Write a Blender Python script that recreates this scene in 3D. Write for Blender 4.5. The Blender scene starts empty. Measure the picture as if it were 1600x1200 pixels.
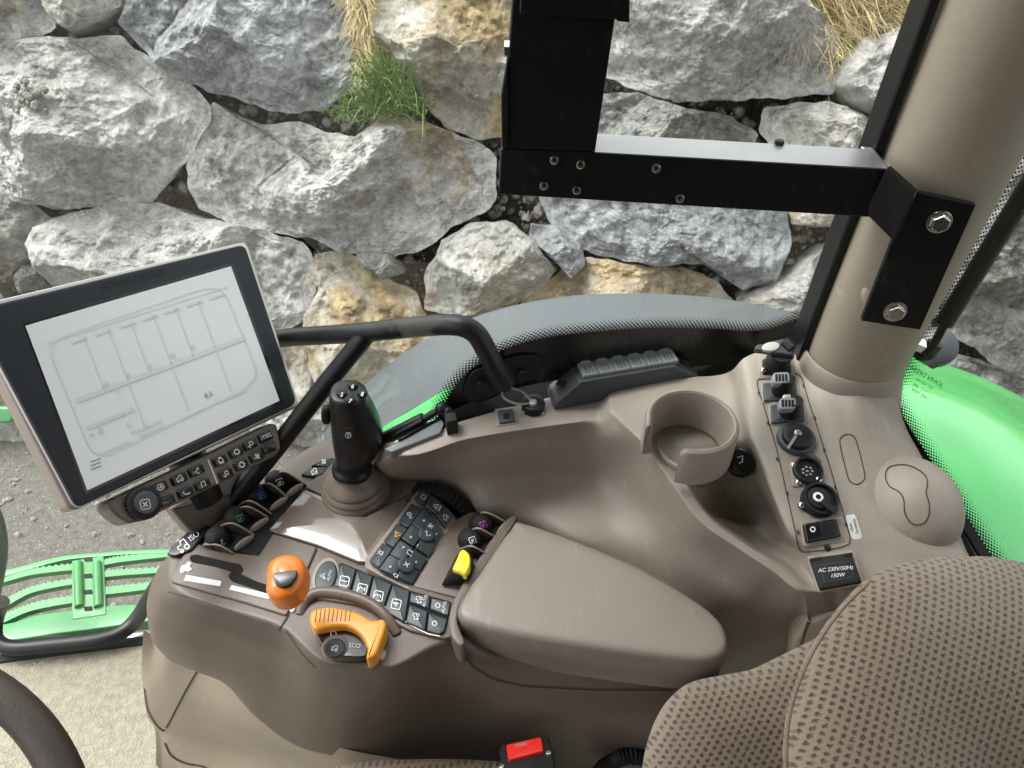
import bpy, bmesh, math, random
import numpy as np
from mathutils import Vector, Matrix, noise
from mathutils.bvhtree import BVHTree
R = math.radians
rnd = random.Random(7)
SC = bpy.context.scene
COL = SC.collection

# ------------------------------------------------------------------ camera
CAM = Vector((0, 0, 1.30)); PITCH = R(42); FPX = 1200.0
cd = bpy.data.cameras.new('camera'); cam = bpy.data.objects.new('camera', cd); COL.objects.link(cam)
cam.location = CAM; cam.rotation_euler = (R(90) - PITCH, 0, 0)
cd.sensor_width = 36; cd.lens = FPX / 1600 * 36; cd.clip_start = 0.02; cd.clip_end = 500
SC.camera = cam
FW = Vector((0, math.cos(PITCH), -math.sin(PITCH))); UP = Vector((0, math.sin(PITCH), math.cos(PITCH))); RT = Vector((1, 0, 0))
# ------------------------------------------------------------------ sky and sun
SUN_EL, SUN_AZ = R(62), R(-70)      # azimuth measured as the sky texture's rotation
w = bpy.data.worlds.new('World'); SC.world = w; w.use_nodes = True
nt = w.node_tree; nt.nodes.clear()
sk = nt.nodes.new('ShaderNodeTexSky'); sk.sky_type = 'NISHITA'; sk.sun_disc = False
sk.sun_elevation = SUN_EL; sk.sun_rotation = SUN_AZ; sk.air_density = 1.0; sk.dust_density = 4.0
hs = nt.nodes.new('ShaderNodeHueSaturation'); hs.inputs['Saturation'].default_value = 0.10
bg = nt.nodes.new('ShaderNodeBackground'); bg.inputs[1].default_value = 0.15
wo = nt.nodes.new('ShaderNodeOutputWorld')
nt.links.new(sk.outputs[0], hs.inputs['Color']); nt.links.new(hs.outputs[0], bg.inputs[0]); nt.links.new(bg.outputs[0], wo.inputs[0])
sl = bpy.data.lights.new('sun', 'SUN'); sl.energy = 1.1; sl.angle = R(28); sl.color = (1, .975, .94)
so = bpy.data.objects.new('sun', sl); COL.objects.link(so)
sd = Vector((-0.42, 0.16, 0.88)).normalized()     # direction towards the sun
so.rotation_euler = sd.to_track_quat('Z', 'Y').to_euler(); so.location = (0, 0, 8)
SC.view_settings.view_transform = 'Standard'; SC.view_settings.look = 'None'
SC.view_settings.exposure = 1.68; SC.view_settings.gamma = 1; SC.view_settings.use_curve_mapping = False
SC.cycles.max_bounces = 8; SC.cycles.transparent_max_bounces = 12
SC.cycles.use_denoising = True

# ------------------------------------------------------------------ materials
def nodes(name):
    m = bpy.data.materials.new(name); m.use_nodes = True
    n = m.node_tree; b = n.nodes['Principled BSDF']
    return m, n, b
def setspec(b, v):
    b.inputs['Specular IOR Level'].default_value = v
def addbump(n, b, scale, strength, dist=0.001, detail=3, kind='noise', prev=None, coord='Object'):
    tc = n.nodes.new('ShaderNodeTexCoord')
    if kind == 'noise':
        t = n.nodes.new('ShaderNodeTexNoise'); t.inputs['Scale'].default_value = scale; t.inputs['Detail'].default_value = detail; o = t.outputs[0]
    else:
        t = n.nodes.new('ShaderNodeTexVoronoi'); t.inputs['Scale'].default_value = scale; o = t.outputs[0]
    n.links.new(tc.outputs[coord], t.inputs['Vector'])
    bp = n.nodes.new('ShaderNodeBump'); bp.inputs['Strength'].default_value = strength; bp.inputs['Distance'].default_value = dist
    n.links.new(o, bp.inputs['Height'])
    if prev: n.links.new(prev.outputs[0], bp.inputs['Normal'])
    n.links.new(bp.outputs[0], b.inputs['Normal'])
    return bp
def plastic(name, col, rough=.5, bump=.15, bscale=1400, var=.12, metal=0, spec=.5, coat=0, bkind='noise', bdist=.0006, smudge=6, dust=0):
    m, n, b = nodes(name)
    b.inputs['Metallic'].default_value = metal; setspec(b, spec); b.inputs['Coat Weight'].default_value = coat
    tc = n.nodes.new('ShaderNodeTexCoord')
    t = n.nodes.new('ShaderNodeTexNoise'); t.inputs['Scale'].default_value = smudge; t.inputs['Detail'].default_value = 6; t.inputs['Roughness'].default_value = .65
    n.links.new(tc.outputs['Object'], t.inputs['Vector'])
    r = n.nodes.new('ShaderNodeMapRange'); r.inputs['From Min'].default_value = .3; r.inputs['From Max'].default_value = .7
    r.inputs['To Min'].default_value = max(.03, rough - .07); r.inputs['To Max'].default_value = rough + .09
    n.links.new(t.outputs[0], r.inputs[0]); n.links.new(r.outputs[0], b.inputs['Roughness'])
    mx = n.nodes.new('ShaderNodeMix'); mx.data_type = 'RGBA'
    mx.inputs[6].default_value = (*[c * (1 - var) for c in col], 1); mx.inputs[7].default_value = (*[min(1, c * (1 + var)) for c in col], 1)
    n.links.new(t.outputs[0], mx.inputs[0]); 
    out = mx.outputs[2]
    if dust:
        # specks of lint and a few fine scratches lying on the moulding
        vo = n.nodes.new('ShaderNodeTexVoronoi'); vo.inputs['Scale'].default_value = 150; n.links.new(tc.outputs['Object'], vo.inputs[0])
        t2 = n.nodes.new('ShaderNodeTexNoise'); t2.inputs['Scale'].default_value = 11; t2.inputs['Detail'].default_value = 3; n.links.new(tc.outputs['Object'], t2.inputs['Vector'])
        mm = n.nodes.new('ShaderNodeMath'); mm.operation = 'MULTIPLY'; mm.inputs[1].default_value = .17; n.links.new(t2.outputs[0], mm.inputs[0])
        lt = n.nodes.new('ShaderNodeMath'); lt.operation = 'LESS_THAN'; n.links.new(vo.outputs[0], lt.inputs[0]); n.links.new(mm.outputs[0], lt.inputs[1])
        mp = n.nodes.new('ShaderNodeMapping'); mp.inputs['Scale'].default_value = (60, 9, 30); mp.inputs['Rotation'].default_value = (.3, .5, .9); n.links.new(tc.outputs['Object'], mp.inputs[0])
        t3 = n.nodes.new('ShaderNodeTexNoise'); t3.inputs['Scale'].default_value = 1.6; t3.inputs['Detail'].default_value = 8; n.links.new(mp.outputs[0], t3.inputs['Vector'])
        r3 = n.nodes.new('ShaderNodeMapRange'); r3.inputs['From Min'].default_value = .62; r3.inputs['From Max'].default_value = .75; r3.inputs['To Max'].default_value = .30; n.links.new(t3.outputs[0], r3.inputs[0])
        ad = n.nodes.new('ShaderNodeMath'); ad.operation = 'MULTIPLY_ADD'; ad.inputs[1].default_value = dust; n.links.new(lt.outputs[0], ad.inputs[0]); n.links.new(r3.outputs[0], ad.inputs[2])
        m3 = n.nodes.new('ShaderNodeMix'); m3.data_type = 'RGBA'; m3.inputs[7].default_value = (*[min(1, c * 1.5 + .06) for c in col], 1); n.links.new(ad.outputs[0], m3.inputs[0]); n.links.new(out, m3.inputs[6]); out = m3.outputs[2]
    n.links.new(out, b.inputs['Base Color'])
    if bump: addbump(n, b, bscale, bump, bdist, kind=bkind)
    return m
M = {}
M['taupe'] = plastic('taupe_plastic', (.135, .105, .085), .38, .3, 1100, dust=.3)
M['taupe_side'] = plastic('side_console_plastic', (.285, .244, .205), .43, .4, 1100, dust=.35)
M['pad'] = plastic('armrest_vinyl', (.215, .182, .154), .37, .3, 650, bdist=.0007, dust=.2)
M['gloss'] = plastic('glossy_taupe', (.15, .12, .10), .14, 0, var=.04, coat=.6)
M['beige'] = plastic('beige_plastic', (.33, .28, .215), .5, .2, 1500, dust=.3)
M['pillar'] = plastic('pillar_plastic', (.29, .248, .192), .5, .35, 1000, dust=.25)
M['black'] = plastic('black_plastic', (.008, .008, .009), .42, .15, 1500, spec=.38)
M['blackgloss'] = plastic('black_gloss', (.008, .008, .009), .22, 0)
M['blacksteel'] = plastic('black_painted_steel', (.005, .005, .0055), .45, .3, 400, spec=.4, dust=.12)
M['blackmatt'] = plastic('black_rubber', (.010, .0105, .011), .7, .3, 800, spec=.35)
M['hole'] = plastic('dark_gap', (.004, .004, .004), .9, 0)
M['seam'] = plastic('seam_gap', (.03, .024, .02), .8, 0)
M['keygrey'] = plastic('dark_slate_keys', (.035, .044, .052), .38, .1, 1500)
M['bezel'] = plastic('bezel_plastic', (.010, .013, .018), .5, .35, 1500, spec=.4)
M['silver'] = plastic('silver_trim', (.55, .53, .50), .35, 0, metal=.4)
M['greyclip'] = plastic('grey_plastic_lid', (.22, .23, .24), .4, .1)
M['slate'] = plastic('slate_plastic', (.045, .052, .058), .45, .15)
_b = M['blacksteel'].node_tree.nodes['Principled BSDF']; _b.inputs['IOR'].default_value = 1.45
M['steel'] = plastic('zinc_steel', (.62, .60, .56), .28, .2, 300, metal=1)
M['sheensteel'] = plastic('scuffed_sheen_steel', (.38, .38, .38), .38, .3, 120, metal=.85, var=.3, smudge=18)  # scuffed metal, pale to paint sky sheen onto the bracket bar
M['chrome'] = plastic('bright_steel', (.75, .75, .74), .15, 0, metal=1)
M['orange'] = plastic('orange_plastic', (.78, .195, .02), .32, .05, coat=.2, var=.05)
M['amber'] = plastic('amber_plastic', (.84, .33, .03), .33, .05, coat=.2, var=.05)
M['yellow'] = plastic('yellow_plastic', (.80, .66, .03), .33, .05, var=.05)
M['red'] = plastic('red_plastic', (.62, .018, .012), .35, .1, var=.08)
M['white'] = plastic('white_print', (.78, .78, .77), .6, 0, var=.03)
M['icon'] = plastic('pale_icon_print', (.60, .61, .62), .6, 0, var=.03)
M['dimicon'] = plastic('dim_icon_print', (.26, .24, .22), .6, 0)
M['greenmark'] = plastic('green_print', (.02, .35, .2), .5, 0)
M['bluemark'] = plastic('blue_print', (.02, .09, .55), .5, 0)
M['purplemark'] = plastic('purple_print', (.33, .06, .38), .5, 0)
M['ambermark'] = plastic('amber_print', (.75, .35, .08), .5, 0)
M['green'] = plastic('green_paint', (.05, .36, .09), .2, .05, 200, coat=1, var=.10, smudge=3)
M['stepgreen'] = plastic('step_green_paint', (.04, .22, .065), .38, .25, 300, coat=.1, var=.3, smudge=9, dust=.3)
M['dkgreen'] = plastic('dark_green_paint', (.012, .035, .02), .35, .1)
M['fender'] = plastic('grey_fender_plastic', (.068, .076, .082), .38, .2, 500, var=.14, smudge=5, dust=.3)
M['strip'] = plastic('grey_sill_metal', (.13, .135, .14), .4, .1)
M['wheel'] = plastic('steering_leather', (.040, .029, .021), .55, .5, 700)
M['headliner'] = plastic('headliner', (.16, .15, .135), .9, .2)
M['label'] = plastic('white_label', (.62, .62, .60), .5, 0)
M['ui'] = plastic('screen_print', (.51, .52, .54), .4, 0, var=.03)
M['uidark'] = plastic('screen_print_dark', (.16, .18, .20), .4, 0, var=.03)
M['uilight'] = plastic('screen_print_light', (.622, .627, .636), .4, 0, var=.01)
def glassmat():
    m = bpy.data.materials.new('window_glass'); m.use_nodes = True; n = m.node_tree; n.nodes.clear()
    o = n.nodes.new('ShaderNodeOutputMaterial'); t = n.nodes.new('ShaderNodeBsdfTransparent'); g = n.nodes.new('ShaderNodeBsdfGlossy')
    t.inputs[0].default_value = (.93, .97, .94, 1); g.inputs['Roughness'].default_value = .02
    lw = n.nodes.new('ShaderNodeLayerWeight'); lw.inputs[0].default_value = .5
    p5 = n.nodes.new('ShaderNodeMath'); p5.operation = 'POWER'; p5.inputs[1].default_value = 5; n.links.new(lw.outputs['Facing'], p5.inputs[0])
    fr = n.nodes.new('ShaderNodeMath'); fr.operation = 'MULTIPLY_ADD'; fr.inputs[1].default_value = .8; fr.inputs[2].default_value = .06; n.links.new(p5.outputs[0], fr.inputs[0])
    mx = n.nodes.new('ShaderNodeMixShader'); n.links.new(fr.outputs[0], mx.inputs[0]); n.links.new(t.outputs[0], mx.inputs[1]); n.links.new(g.outputs[0], mx.inputs[2])
    # fine dust specks sitting on the pane
    tc = n.nodes.new('ShaderNodeTexCoord'); v = n.nodes.new('ShaderNodeTexVoronoi'); v.inputs['Scale'].default_value = 170
    n.links.new(tc.outputs['Object'], v.inputs['Vector'])
    ns = n.nodes.new('ShaderNodeTexNoise'); ns.inputs['Scale'].default_value = 7; n.links.new(tc.outputs['Object'], ns.inputs['Vector'])
    a = n.nodes.new('ShaderNodeMath'); a.operation = 'MULTIPLY'; a.inputs[1].default_value = .16; n.links.new(ns.outputs[0], a.inputs[0])
    c = n.nodes.new('ShaderNodeMath'); c.operation = 'LESS_THAN'; n.links.new(v.outputs[0], c.inputs[0]); n.links.new(a.outputs[0], c.inputs[1])
    d = n.nodes.new('ShaderNodeBsdfDiffuse'); d.inputs[0].default_value = (.6, .6, .58, 1)
    c2 = n.nodes.new('ShaderNodeMath'); c2.operation = 'MULTIPLY'; c2.inputs[1].default_value = .45; n.links.new(c.outputs[0], c2.inputs[0])
    m2 = n.nodes.new('ShaderNodeMixShader'); n.links.new(c2.outputs[0], m2.inputs[0]); n.links.new(mx.outputs[0], m2.inputs[1]); n.links.new(d.outputs[0], m2.inputs[2])
    n.links.new(m2.outputs[0], o.inputs[0]); return m
M['glass'] = glassmat()
def fritmat(width):
    m = bpy.data.materials.new('frit_dots'); m.use_nodes = True; n = m.node_tree; n.nodes.clear()
    def mt(op, a, b=None):
        q = n.nodes.new('ShaderNodeMath'); q.operation = op
        for i, x in enumerate((a, b)):
            if x is None: continue
            if isinstance(x, (int, float)): q.inputs[i].default_value = x
            else: n.links.new(x, q.inputs[i])
        return q.outputs[0]
    uv = n.nodes.new('ShaderNodeUVMap'); s = n.nodes.new('ShaderNodeSeparateXYZ'); n.links.new(uv.outputs[0], s.inputs[0])
    P = .0044
    u = mt('DIVIDE', s.outputs[0], P); v = mt('DIVIDE', s.outputs[1], P * .5)
    row = mt('FLOOR', v); odd = mt('MODULO', row, 2.0)
    fu = mt('SUBTRACT', mt('FRACT', mt('ADD', u, mt('MULTIPLY', odd, .5))), .5); 
    fv = mt('MULTIPLY', mt('SUBTRACT', mt('FRACT', v), .5), .5)
    d = mt('SQRT', mt('ADD', mt('MULTIPLY', fu, fu), mt('MULTIPLY', fv, fv)))
    rowc = mt('DIVIDE', mt('MULTIPLY', mt('ADD', row, .5), P * .5), width)
    rad = mt('MULTIPLY', mt('SUBTRACT', 1.0, rowc), .42); rad = mt('ADD', rad, .06)
    ins = mt('LESS_THAN', d, rad)
    # staggered neighbours make the solid part solid
    fu2 = mt('SUBTRACT', .5, mt('ABSOLUTE', fu)); fv2 = mt('SUBTRACT', .5, mt('ABSOLUTE', fv))
    d2 = mt('SQRT', mt('ADD', mt('MULTIPLY', fu2, fu2), mt('MULTIPLY', fv2, fv2)))
    o = n.nodes.new('ShaderNodeOutputMaterial'); t = n.nodes.new('ShaderNodeBsdfTransparent'); b = n.nodes.new('ShaderNodeBsdfPrincipled')
    b.inputs['Base Color'].default_value = (.006, .006, .007, 1); b.inputs['Roughness'].default_value = .35
    mx = n.nodes.new('ShaderNodeMixShader'); n.links.new(ins, mx.inputs[0]); n.links.new(t.outputs[0], mx.inputs[1]); n.links.new(b.outputs[0], mx.inputs[2])
    n.links.new(mx.outputs[0], o.inputs[0]); return m
def rockmat(name, lo, hi, tint, amount, vein=.7):
    m, n, b = nodes(name); L = n.links.new
    tc = n.nodes.new('ShaderNodeTexCoord'); oi = n.nodes.new('ShaderNodeObjectInfo')
    add = n.nodes.new('ShaderNodeVectorMath'); add.operation = 'ADD'; L(tc.outputs['Object'], add.inputs[0])
    sc = n.nodes.new('ShaderNodeVectorMath'); sc.operation = 'SCALE'; sc.inputs[0].default_value = (31, 17, 23); L(oi.outputs['Random'], sc.inputs['Scale']); L(sc.outputs[0], add.inputs[1])
    V_ = add.outputs[0]
    def noi(s, det, ro=.6, dist=0):
        t = n.nodes.new('ShaderNodeTexNoise'); t.inputs['Scale'].default_value = s; t.inputs['Detail'].default_value = det; t.inputs['Roughness'].default_value = ro; t.inputs['Distortion'].default_value = dist
        L(V_, t.inputs['Vector']); return t.outputs[0]
    def ramp(x, pts):
        r = n.nodes.new('ShaderNodeValToRGB'); L(x, r.inputs[0]); e = r.color_ramp.elements
        e[0].position = pts[0][0]; e[0].color = (*pts[0][1], 1); e[1].position = pts[-1][0]; e[1].color = (*pts[-1][1], 1)
        for p, c in pts[1:-1]:
            q = e.new(p); q.color = (*c, 1)
        return r.outputs[0]
    def mix(f, a, c):
        x = n.nodes.new('ShaderNodeMix'); x.data_type = 'RGBA'; 
        if isinstance(f, float): x.inputs[0].default_value = f
        else: L(f, x.inputs[0])
        for i, q in ((6, a), (7, c)):
            if isinstance(q, tuple): x.inputs[i].default_value = (*q, 1)
            else: L(q, x.inputs[i])
        return x.outputs[2]
    mid = tuple((a + c) / 2 for a, c in zip(lo, hi))
    base = ramp(noi(8.5, 15, .80, .6), [(.39, lo), (.48, mid), (.56, hi)])
    big = ramp(noi(2.2, 5, .6, .6), [(.40, (.0,) * 3), (.62, (1,) * 3)])
    base = mix(big, base, ramp(noi(24, 12, .85), [(.40, tuple(c * .8 for c in lo)), (.64, tuple(c * .95 for c in hi))]))
    # ochre and rust patches
    st = ramp(noi(1.9, 7, .62, .9), [(.60 - amount * .25, (0,) * 3), (.70 - amount * .2, (1,) * 3)])
    base = mix(st, base, ramp(noi(10, 8, .7), [(.38, tuple(c * .55 for c in tint)), (.5, tint), (.65, tuple(min(1, c * 1.5 + .05) for c in tint))]))
    # pale veins and scratches
    mu = n.nodes.new('ShaderNodeMapping'); mu.inputs['Scale'].default_value = (1, 1, 2.2); mu.inputs['Rotation'].default_value = (.5, .7, .4); L(V_, mu.inputs[0])
    vo = n.nodes.new('ShaderNodeTexNoise'); vo.noise_type = 'RIDGED_MULTIFRACTAL'; vo.inputs['Scale'].default_value = 5; vo.inputs['Detail'].default_value = 9; vo.inputs['Roughness'].default_value = .62; vo.inputs['Distortion'].default_value = .5
    L(mu.outputs[0], vo.inputs['Vector'])
    vr = ramp(vo.outputs[0], [(.62, (0,) * 3), (.92, (vein,) * 3)])
    base = mix(vr, base, (.62, .61, .59))
    fg = ramp(noi(95, 9, .85), [(.36, (.55,) * 3), (.47, (0,) * 3)]); base = mix(fg, base, tuple(c * .75 for c in lo))
    fw = ramp(noi(70, 9, .85, .3), [(.55, (0,) * 3), (.66, (.65,) * 3)]); base = mix(fw, base, tuple(min(.85, c * 1.12) for c in hi))
    dk = ramp(noi(40, 9, .8), [(.33, (.65,) * 3), (.42, (0,) * 3)])
    base = mix(dk, base, tuple(c * .45 for c in lo))
    L(base, b.inputs['Base Color']); b.inputs['Roughness'].default_value = .82; setspec(b, .3)
    h1 = n.nodes.new('ShaderNodeBump'); h1.inputs['Strength'].default_value = .9; h1.inputs['Distance'].default_value = .05; L(noi(7, 13, .68, .3), h1.inputs['Height'])
    h2 = n.nodes.new('ShaderNodeBump'); h2.inputs['Strength'].default_value = .85; h2.inputs['Distance'].default_value = .016; L(noi(42, 12, .82), h2.inputs['Height']); L(h1.outputs[0], h2.inputs['Normal'])
    h3 = n.nodes.new('ShaderNodeBump'); h3.inputs['Strength'].default_value = .5; h3.inputs['Distance'].default_value = .02; L(vo.outputs[0], h3.inputs['Height']); L(h2.outputs[0], h3.inputs['Normal'])
    L(h3.outputs[0], b.inputs['Normal']); return m
ROCK = {
 'grey': rockmat('grey_limestone', (.23, .222, .208), (.74, .725, .70), (.33, .25, .15), .05),
 'blue': rockmat('blue_grey_limestone', (.13, .137, .147), (.58, .585, .595), (.30, .26, .2), .0, .9),
 'warm': rockmat('warm_limestone', (.24, .225, .195), (.72, .695, .645), (.34, .27, .17), .3),
 'ochre': rockmat('ochre_limestone', (.28, .25, .20), (.72, .68, .60), (.38, .28, .15), .62),
 'dark': rockmat('dark_limestone', (.09, .09, .085), (.42, .415, .395), (.18, .15, .09), .2),
}
def earth(name, c1, c2, scale, bump, dist):
    m, n, b = nodes(name); tc = n.nodes.new('ShaderNodeTexCoord'); t = n.nodes.new('ShaderNodeTexNoise'); t.inputs['Scale'].default_value = scale; t.inputs['Detail'].default_value = 12; t.inputs['Roughness'].default_value = .75
    n.links.new(tc.outputs['Object'], t.inputs['Vector'])
    r = n.nodes.new('ShaderNodeValToRGB'); r.color_ramp.elements[0].position = .35; r.color_ramp.elements[1].position = .66
    r.color_ramp.elements[0].color = (*c1, 1); r.color_ramp.elements[1].color = (*c2, 1); n.links.new(t.outputs[0], r.inputs[0]); n.links.new(r.outputs[0], b.inputs['Base Color'])
    b.inputs['Roughness'].default_value = .92; addbump(n, b, scale * 3, bump, dist, 8); return m
M['soil'] = earth('dark_soil', (.05, .042, .03), (.24, .21, .165), 14, 1, .04)
M['pebble'] = earth('pebble_stone', (.11, .10, .085), (.36, .34, .30), 18, .6, .01)
M['straw'] = earth('dry_straw', (.36, .28, .14), (.70, .58, .34), 9, 0, .01)
M['blade'] = earth('green_blade', (.045, .12, .015), (.24, .33, .09), 9, 0, .01)
def asphalt():
    m = earth('asphalt_ground', (.065, .06, .052), (.15, .141, .125), 30, .8, .012)
    n = m.node_tree; b = n.nodes['Principled BSDF']; src = b.inputs['Base Color'].links[0].from_socket
    tc = n.nodes.new('ShaderNodeTexCoord'); v = n.nodes.new('ShaderNodeTexVoronoi'); v.inputs['Scale'].default_value = 55; n.links.new(tc.outputs['Object'], v.inputs[0])
    r = n.nodes.new('ShaderNodeValToRGB'); r.color_ramp.elements[0].position = .10; r.color_ramp.elements[1].position = .19; r.color_ramp.elements[0].color = (1, 1, 1, 1); r.color_ramp.elements[1].color = (0, 0, 0, 1)
    n.links.new(v.outputs[0], r.inputs[0])
    mu = n.nodes.new('ShaderNodeMath'); mu.operation = 'MULTIPLY'; mu.inputs[1].default_value = .55; n.links.new(r.outputs[0], mu.inputs[0])
    mx = n.nodes.new('ShaderNodeMix'); mx.data_type = 'RGBA'; mx.inputs[7].default_value = (.5, .48, .44, 1)
    n.links.new(mu.outputs[0], mx.inputs[0]); n.links.new(src, mx.inputs[6]); n.links.new(mx.outputs[2], b.inputs['Base Color']); return m
M['asphalt'] = asphalt()
def carpet():
    m = earth('beige_carpet', (.20, .178, .132), (.34, .31, .242), 90, 1, .004); return m
M['carpet'] = carpet()
def fabric():
    m, n, b = nodes('woven_seat_fabric'); L = n.links.new
    def mt(op, a, c=None):
        q = n.nodes.new('ShaderNodeMath'); q.operation = op
        for i, x in enumerate((a, c)):
            if x is None: continue
            if isinstance(x, (int, float)): q.inputs[i].default_value = x
            else: L(x, q.inputs[i])
        return q.outputs[0]
    uv = n.nodes.new('ShaderNodeUVMap'); mp = n.nodes.new('ShaderNodeMapping'); mp.inputs['Rotation'].default_value = (0, 0, R(-14)); L(uv.outputs[0], mp.inputs[0])
    nz = n.nodes.new('ShaderNodeTexNoise'); nz.inputs['Scale'].default_value = 650; nz.inputs['Detail'].default_value = 4; L(uv.outputs[0], nz.inputs['Vector'])
    s = n.nodes.new('ShaderNodeSeparateXYZ'); L(mp.outputs[0], s.inputs[0])
    jit = mt('MULTIPLY', mt('SUBTRACT', nz.outputs[0], .5), .95)
    u = mt('ADD', mt('DIVIDE', s.outputs[0], .0073), jit); v = mt('ADD', mt('DIVIDE', s.outputs[1], .0043), jit)
    odd = mt('MODULO', mt('ABSOLUTE', mt('FLOOR', v)), 2.0)
    fu = mt('SUBTRACT', mt('FRACT', mt('ADD', u, mt('MULTIPLY', odd, .5))), .5); fv = mt('SUBTRACT', mt('FRACT', v), .5)
    d = mt('SQRT', mt('ADD', mt('MULTIPLY', mt('MULTIPLY', fu, fu), 2.6), mt('MULTIPLY', mt('MULTIPLY', fv, fv), 1.0)))
    rp = n.nodes.new('ShaderNodeValToRGB'); L(d, rp.inputs[0]); e = rp.color_ramp.elements
    e[0].position = .26; e[0].color = (.072, .050, .041, 1); e[1].position = .48; e[1].color = (.30, .23, .16, 1)
    # thread direction
    wv = n.nodes.new('ShaderNodeTexWave'); wv.inputs['Scale'].default_value = 450; wv.inputs['Distortion'].default_value = 2.5; wv.inputs['Detail'].default_value = 2; L(mp.outputs[0], wv.inputs[0])
    mx = n.nodes.new('ShaderNodeMix'); mx.data_type = 'RGBA'; mx.blend_type = 'MULTIPLY'; mx.inputs[0].default_value = .45
    r2 = n.nodes.new('ShaderNodeValToRGB'); L(mt('MULTIPLY', mt('ADD', wv.outputs[1], nz.outputs[0]), .5), r2.inputs[0]); r2.color_ramp.elements[0].position = .2; r2.color_ramp.elements[0].color = (.35, .35, .35, 1); r2.color_ramp.elements[1].position = .7; r2.color_ramp.elements[1].color = (1.35, 1.3, 1.3, 1)
    L(rp.outputs[0], mx.inputs[6]); L(r2.outputs[0], mx.inputs[7]); L(mx.outputs[2], b.inputs['Base Color'])
    b.inputs['Roughness'].default_value = .95; setspec(b, .15); b.inputs['Sheen Weight'].default_value = .35; b.inputs['Sheen Roughness'].default_value = .5
    hh = mt('ADD', mt('MULTIPLY', mt('MINIMUM', d, .4), 1.3), mt('MULTIPLY', wv.outputs[1], .3))
    bp = n.nodes.new('ShaderNodeBump'); bp.inputs['Strength'].default_value = .9; bp.inputs['Distance'].default_value = .0016; L(hh, bp.inputs['Height']); L(bp.outputs[0], b.inputs['Normal'])
    return m
M['fabric'] = fabric()
def screenmat():
    m, n, b = nodes('lcd_screen'); b.inputs['Base Color'].default_value = (.64, .645, .65, 1); b.inputs['Roughness'].default_value = .25
    b.inputs['Emission Color'].default_value = (.8, .86, .95, 1); b.inputs['Emission Strength'].default_value = .02
    return m
M['screen'] = screenmat()

# ------------------------------------------------------------------ rays, planes, surfaces
def ray(px, py): return FW + RT * ((px - 800) / FPX) - UP * ((py - 600) / FPX)
def D(px, py, d): return CAM + ray(px, py) * d
def V(px, py, z):
    r = ray(px, py); return CAM + r * ((z - CAM.z) / r.z)
class Pl:
    """a real plane in the cab; at() gives the point of it (raised by h) seen at a pixel of the reference"""
    def __init__(s, p, n):
        s.p = Vector(p); s.n = Vector(n).normalized()
        if s.n.dot(CAM - s.p) < 0: s.n = -s.n
    def at(s, px, py, h=0):
        r = ray(px, py); q = s.p + s.n * h
        return CAM + r * ((q - CAM).dot(s.n) / r.dot(s.n))
    def nrm(s, px, py): return s.n
def pl3(a, b, c): return Pl(a, (b - a).cross(c - a))
class Surf:
    """a smooth sheet through rows of control points; at() finds the point seen at a pixel"""
    def __init__(s, rows, su=8, sv=8):
        A = np.array([[tuple(p) for p in r] for r in rows], float)
        A = s._sub(A, su); A = s._sub(A.transpose(1, 0, 2), sv).transpose(1, 0, 2)
        s.A = A; nr, nc, _ = A.shape
        s.verts = [Vector(A[i, j]) for i in range(nr) for j in range(nc)]
        s.faces = [(i * nc + j, i * nc + j + 1, (i + 1) * nc + j + 1, (i + 1) * nc + j) for i in range(nr - 1) for j in range(nc - 1)]
        n = (s.verts[s.faces[len(s.faces) // 2][1]] - s.verts[s.faces[len(s.faces) // 2][0]]).cross(s.verts[s.faces[len(s.faces) // 2][3]] - s.verts[s.faces[len(s.faces) // 2][0]])
        if n.dot(CAM - s.verts[0]) < 0: s.faces = [f[::-1] for f in s.faces]
        s.bvh = BVHTree.FromPolygons(s.verts, s.faces)
    @staticmethod
    def _sub(A, k):
        n = len(A); out = []
        # monotone (pchip like) tangents keep creases crisp without overshoot
        Dl = A[1:] - A[:-1]; T = np.zeros_like(A)
        for i in range(n):
            if i == 0: T[i] = Dl[0]
            elif i == n - 1: T[i] = Dl[-1]
            else:
                a, b = Dl[i - 1], Dl[i]; same = (a * b) > 0
                T[i] = np.where(same, 2 * a * b / np.where(same, a + b, 1), 0)
        for i in range(n - 1):
            for q in range(k):
                t = q / k; t2, t3 = t * t, t * t * t
                out.append((2*t3-3*t2+1)*A[i] + (t3-2*t2+t)*T[i] + (-2*t3+3*t2)*A[i+1] + (t3-t2)*T[i+1])
        out.append(A[-1]); return np.array(out)
    def hit(s, px, py):
        r = ray(px, py).normalized(); h = s.bvh.ray_cast(CAM, r)
        if h[0] is None:
            q = s.bvh.find_nearest(D(px, py, .75)); h = (q[0], q[1])
        n = h[1] if h[1].dot(CAM - h[0]) > 0 else -h[1]
        return h[0], n
    def at(s, px, py, h=0):
        p, n = s.hit(px, py); return p + n * h
    def nrm(s, px, py): return s.hit(px, py)[1]

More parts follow.
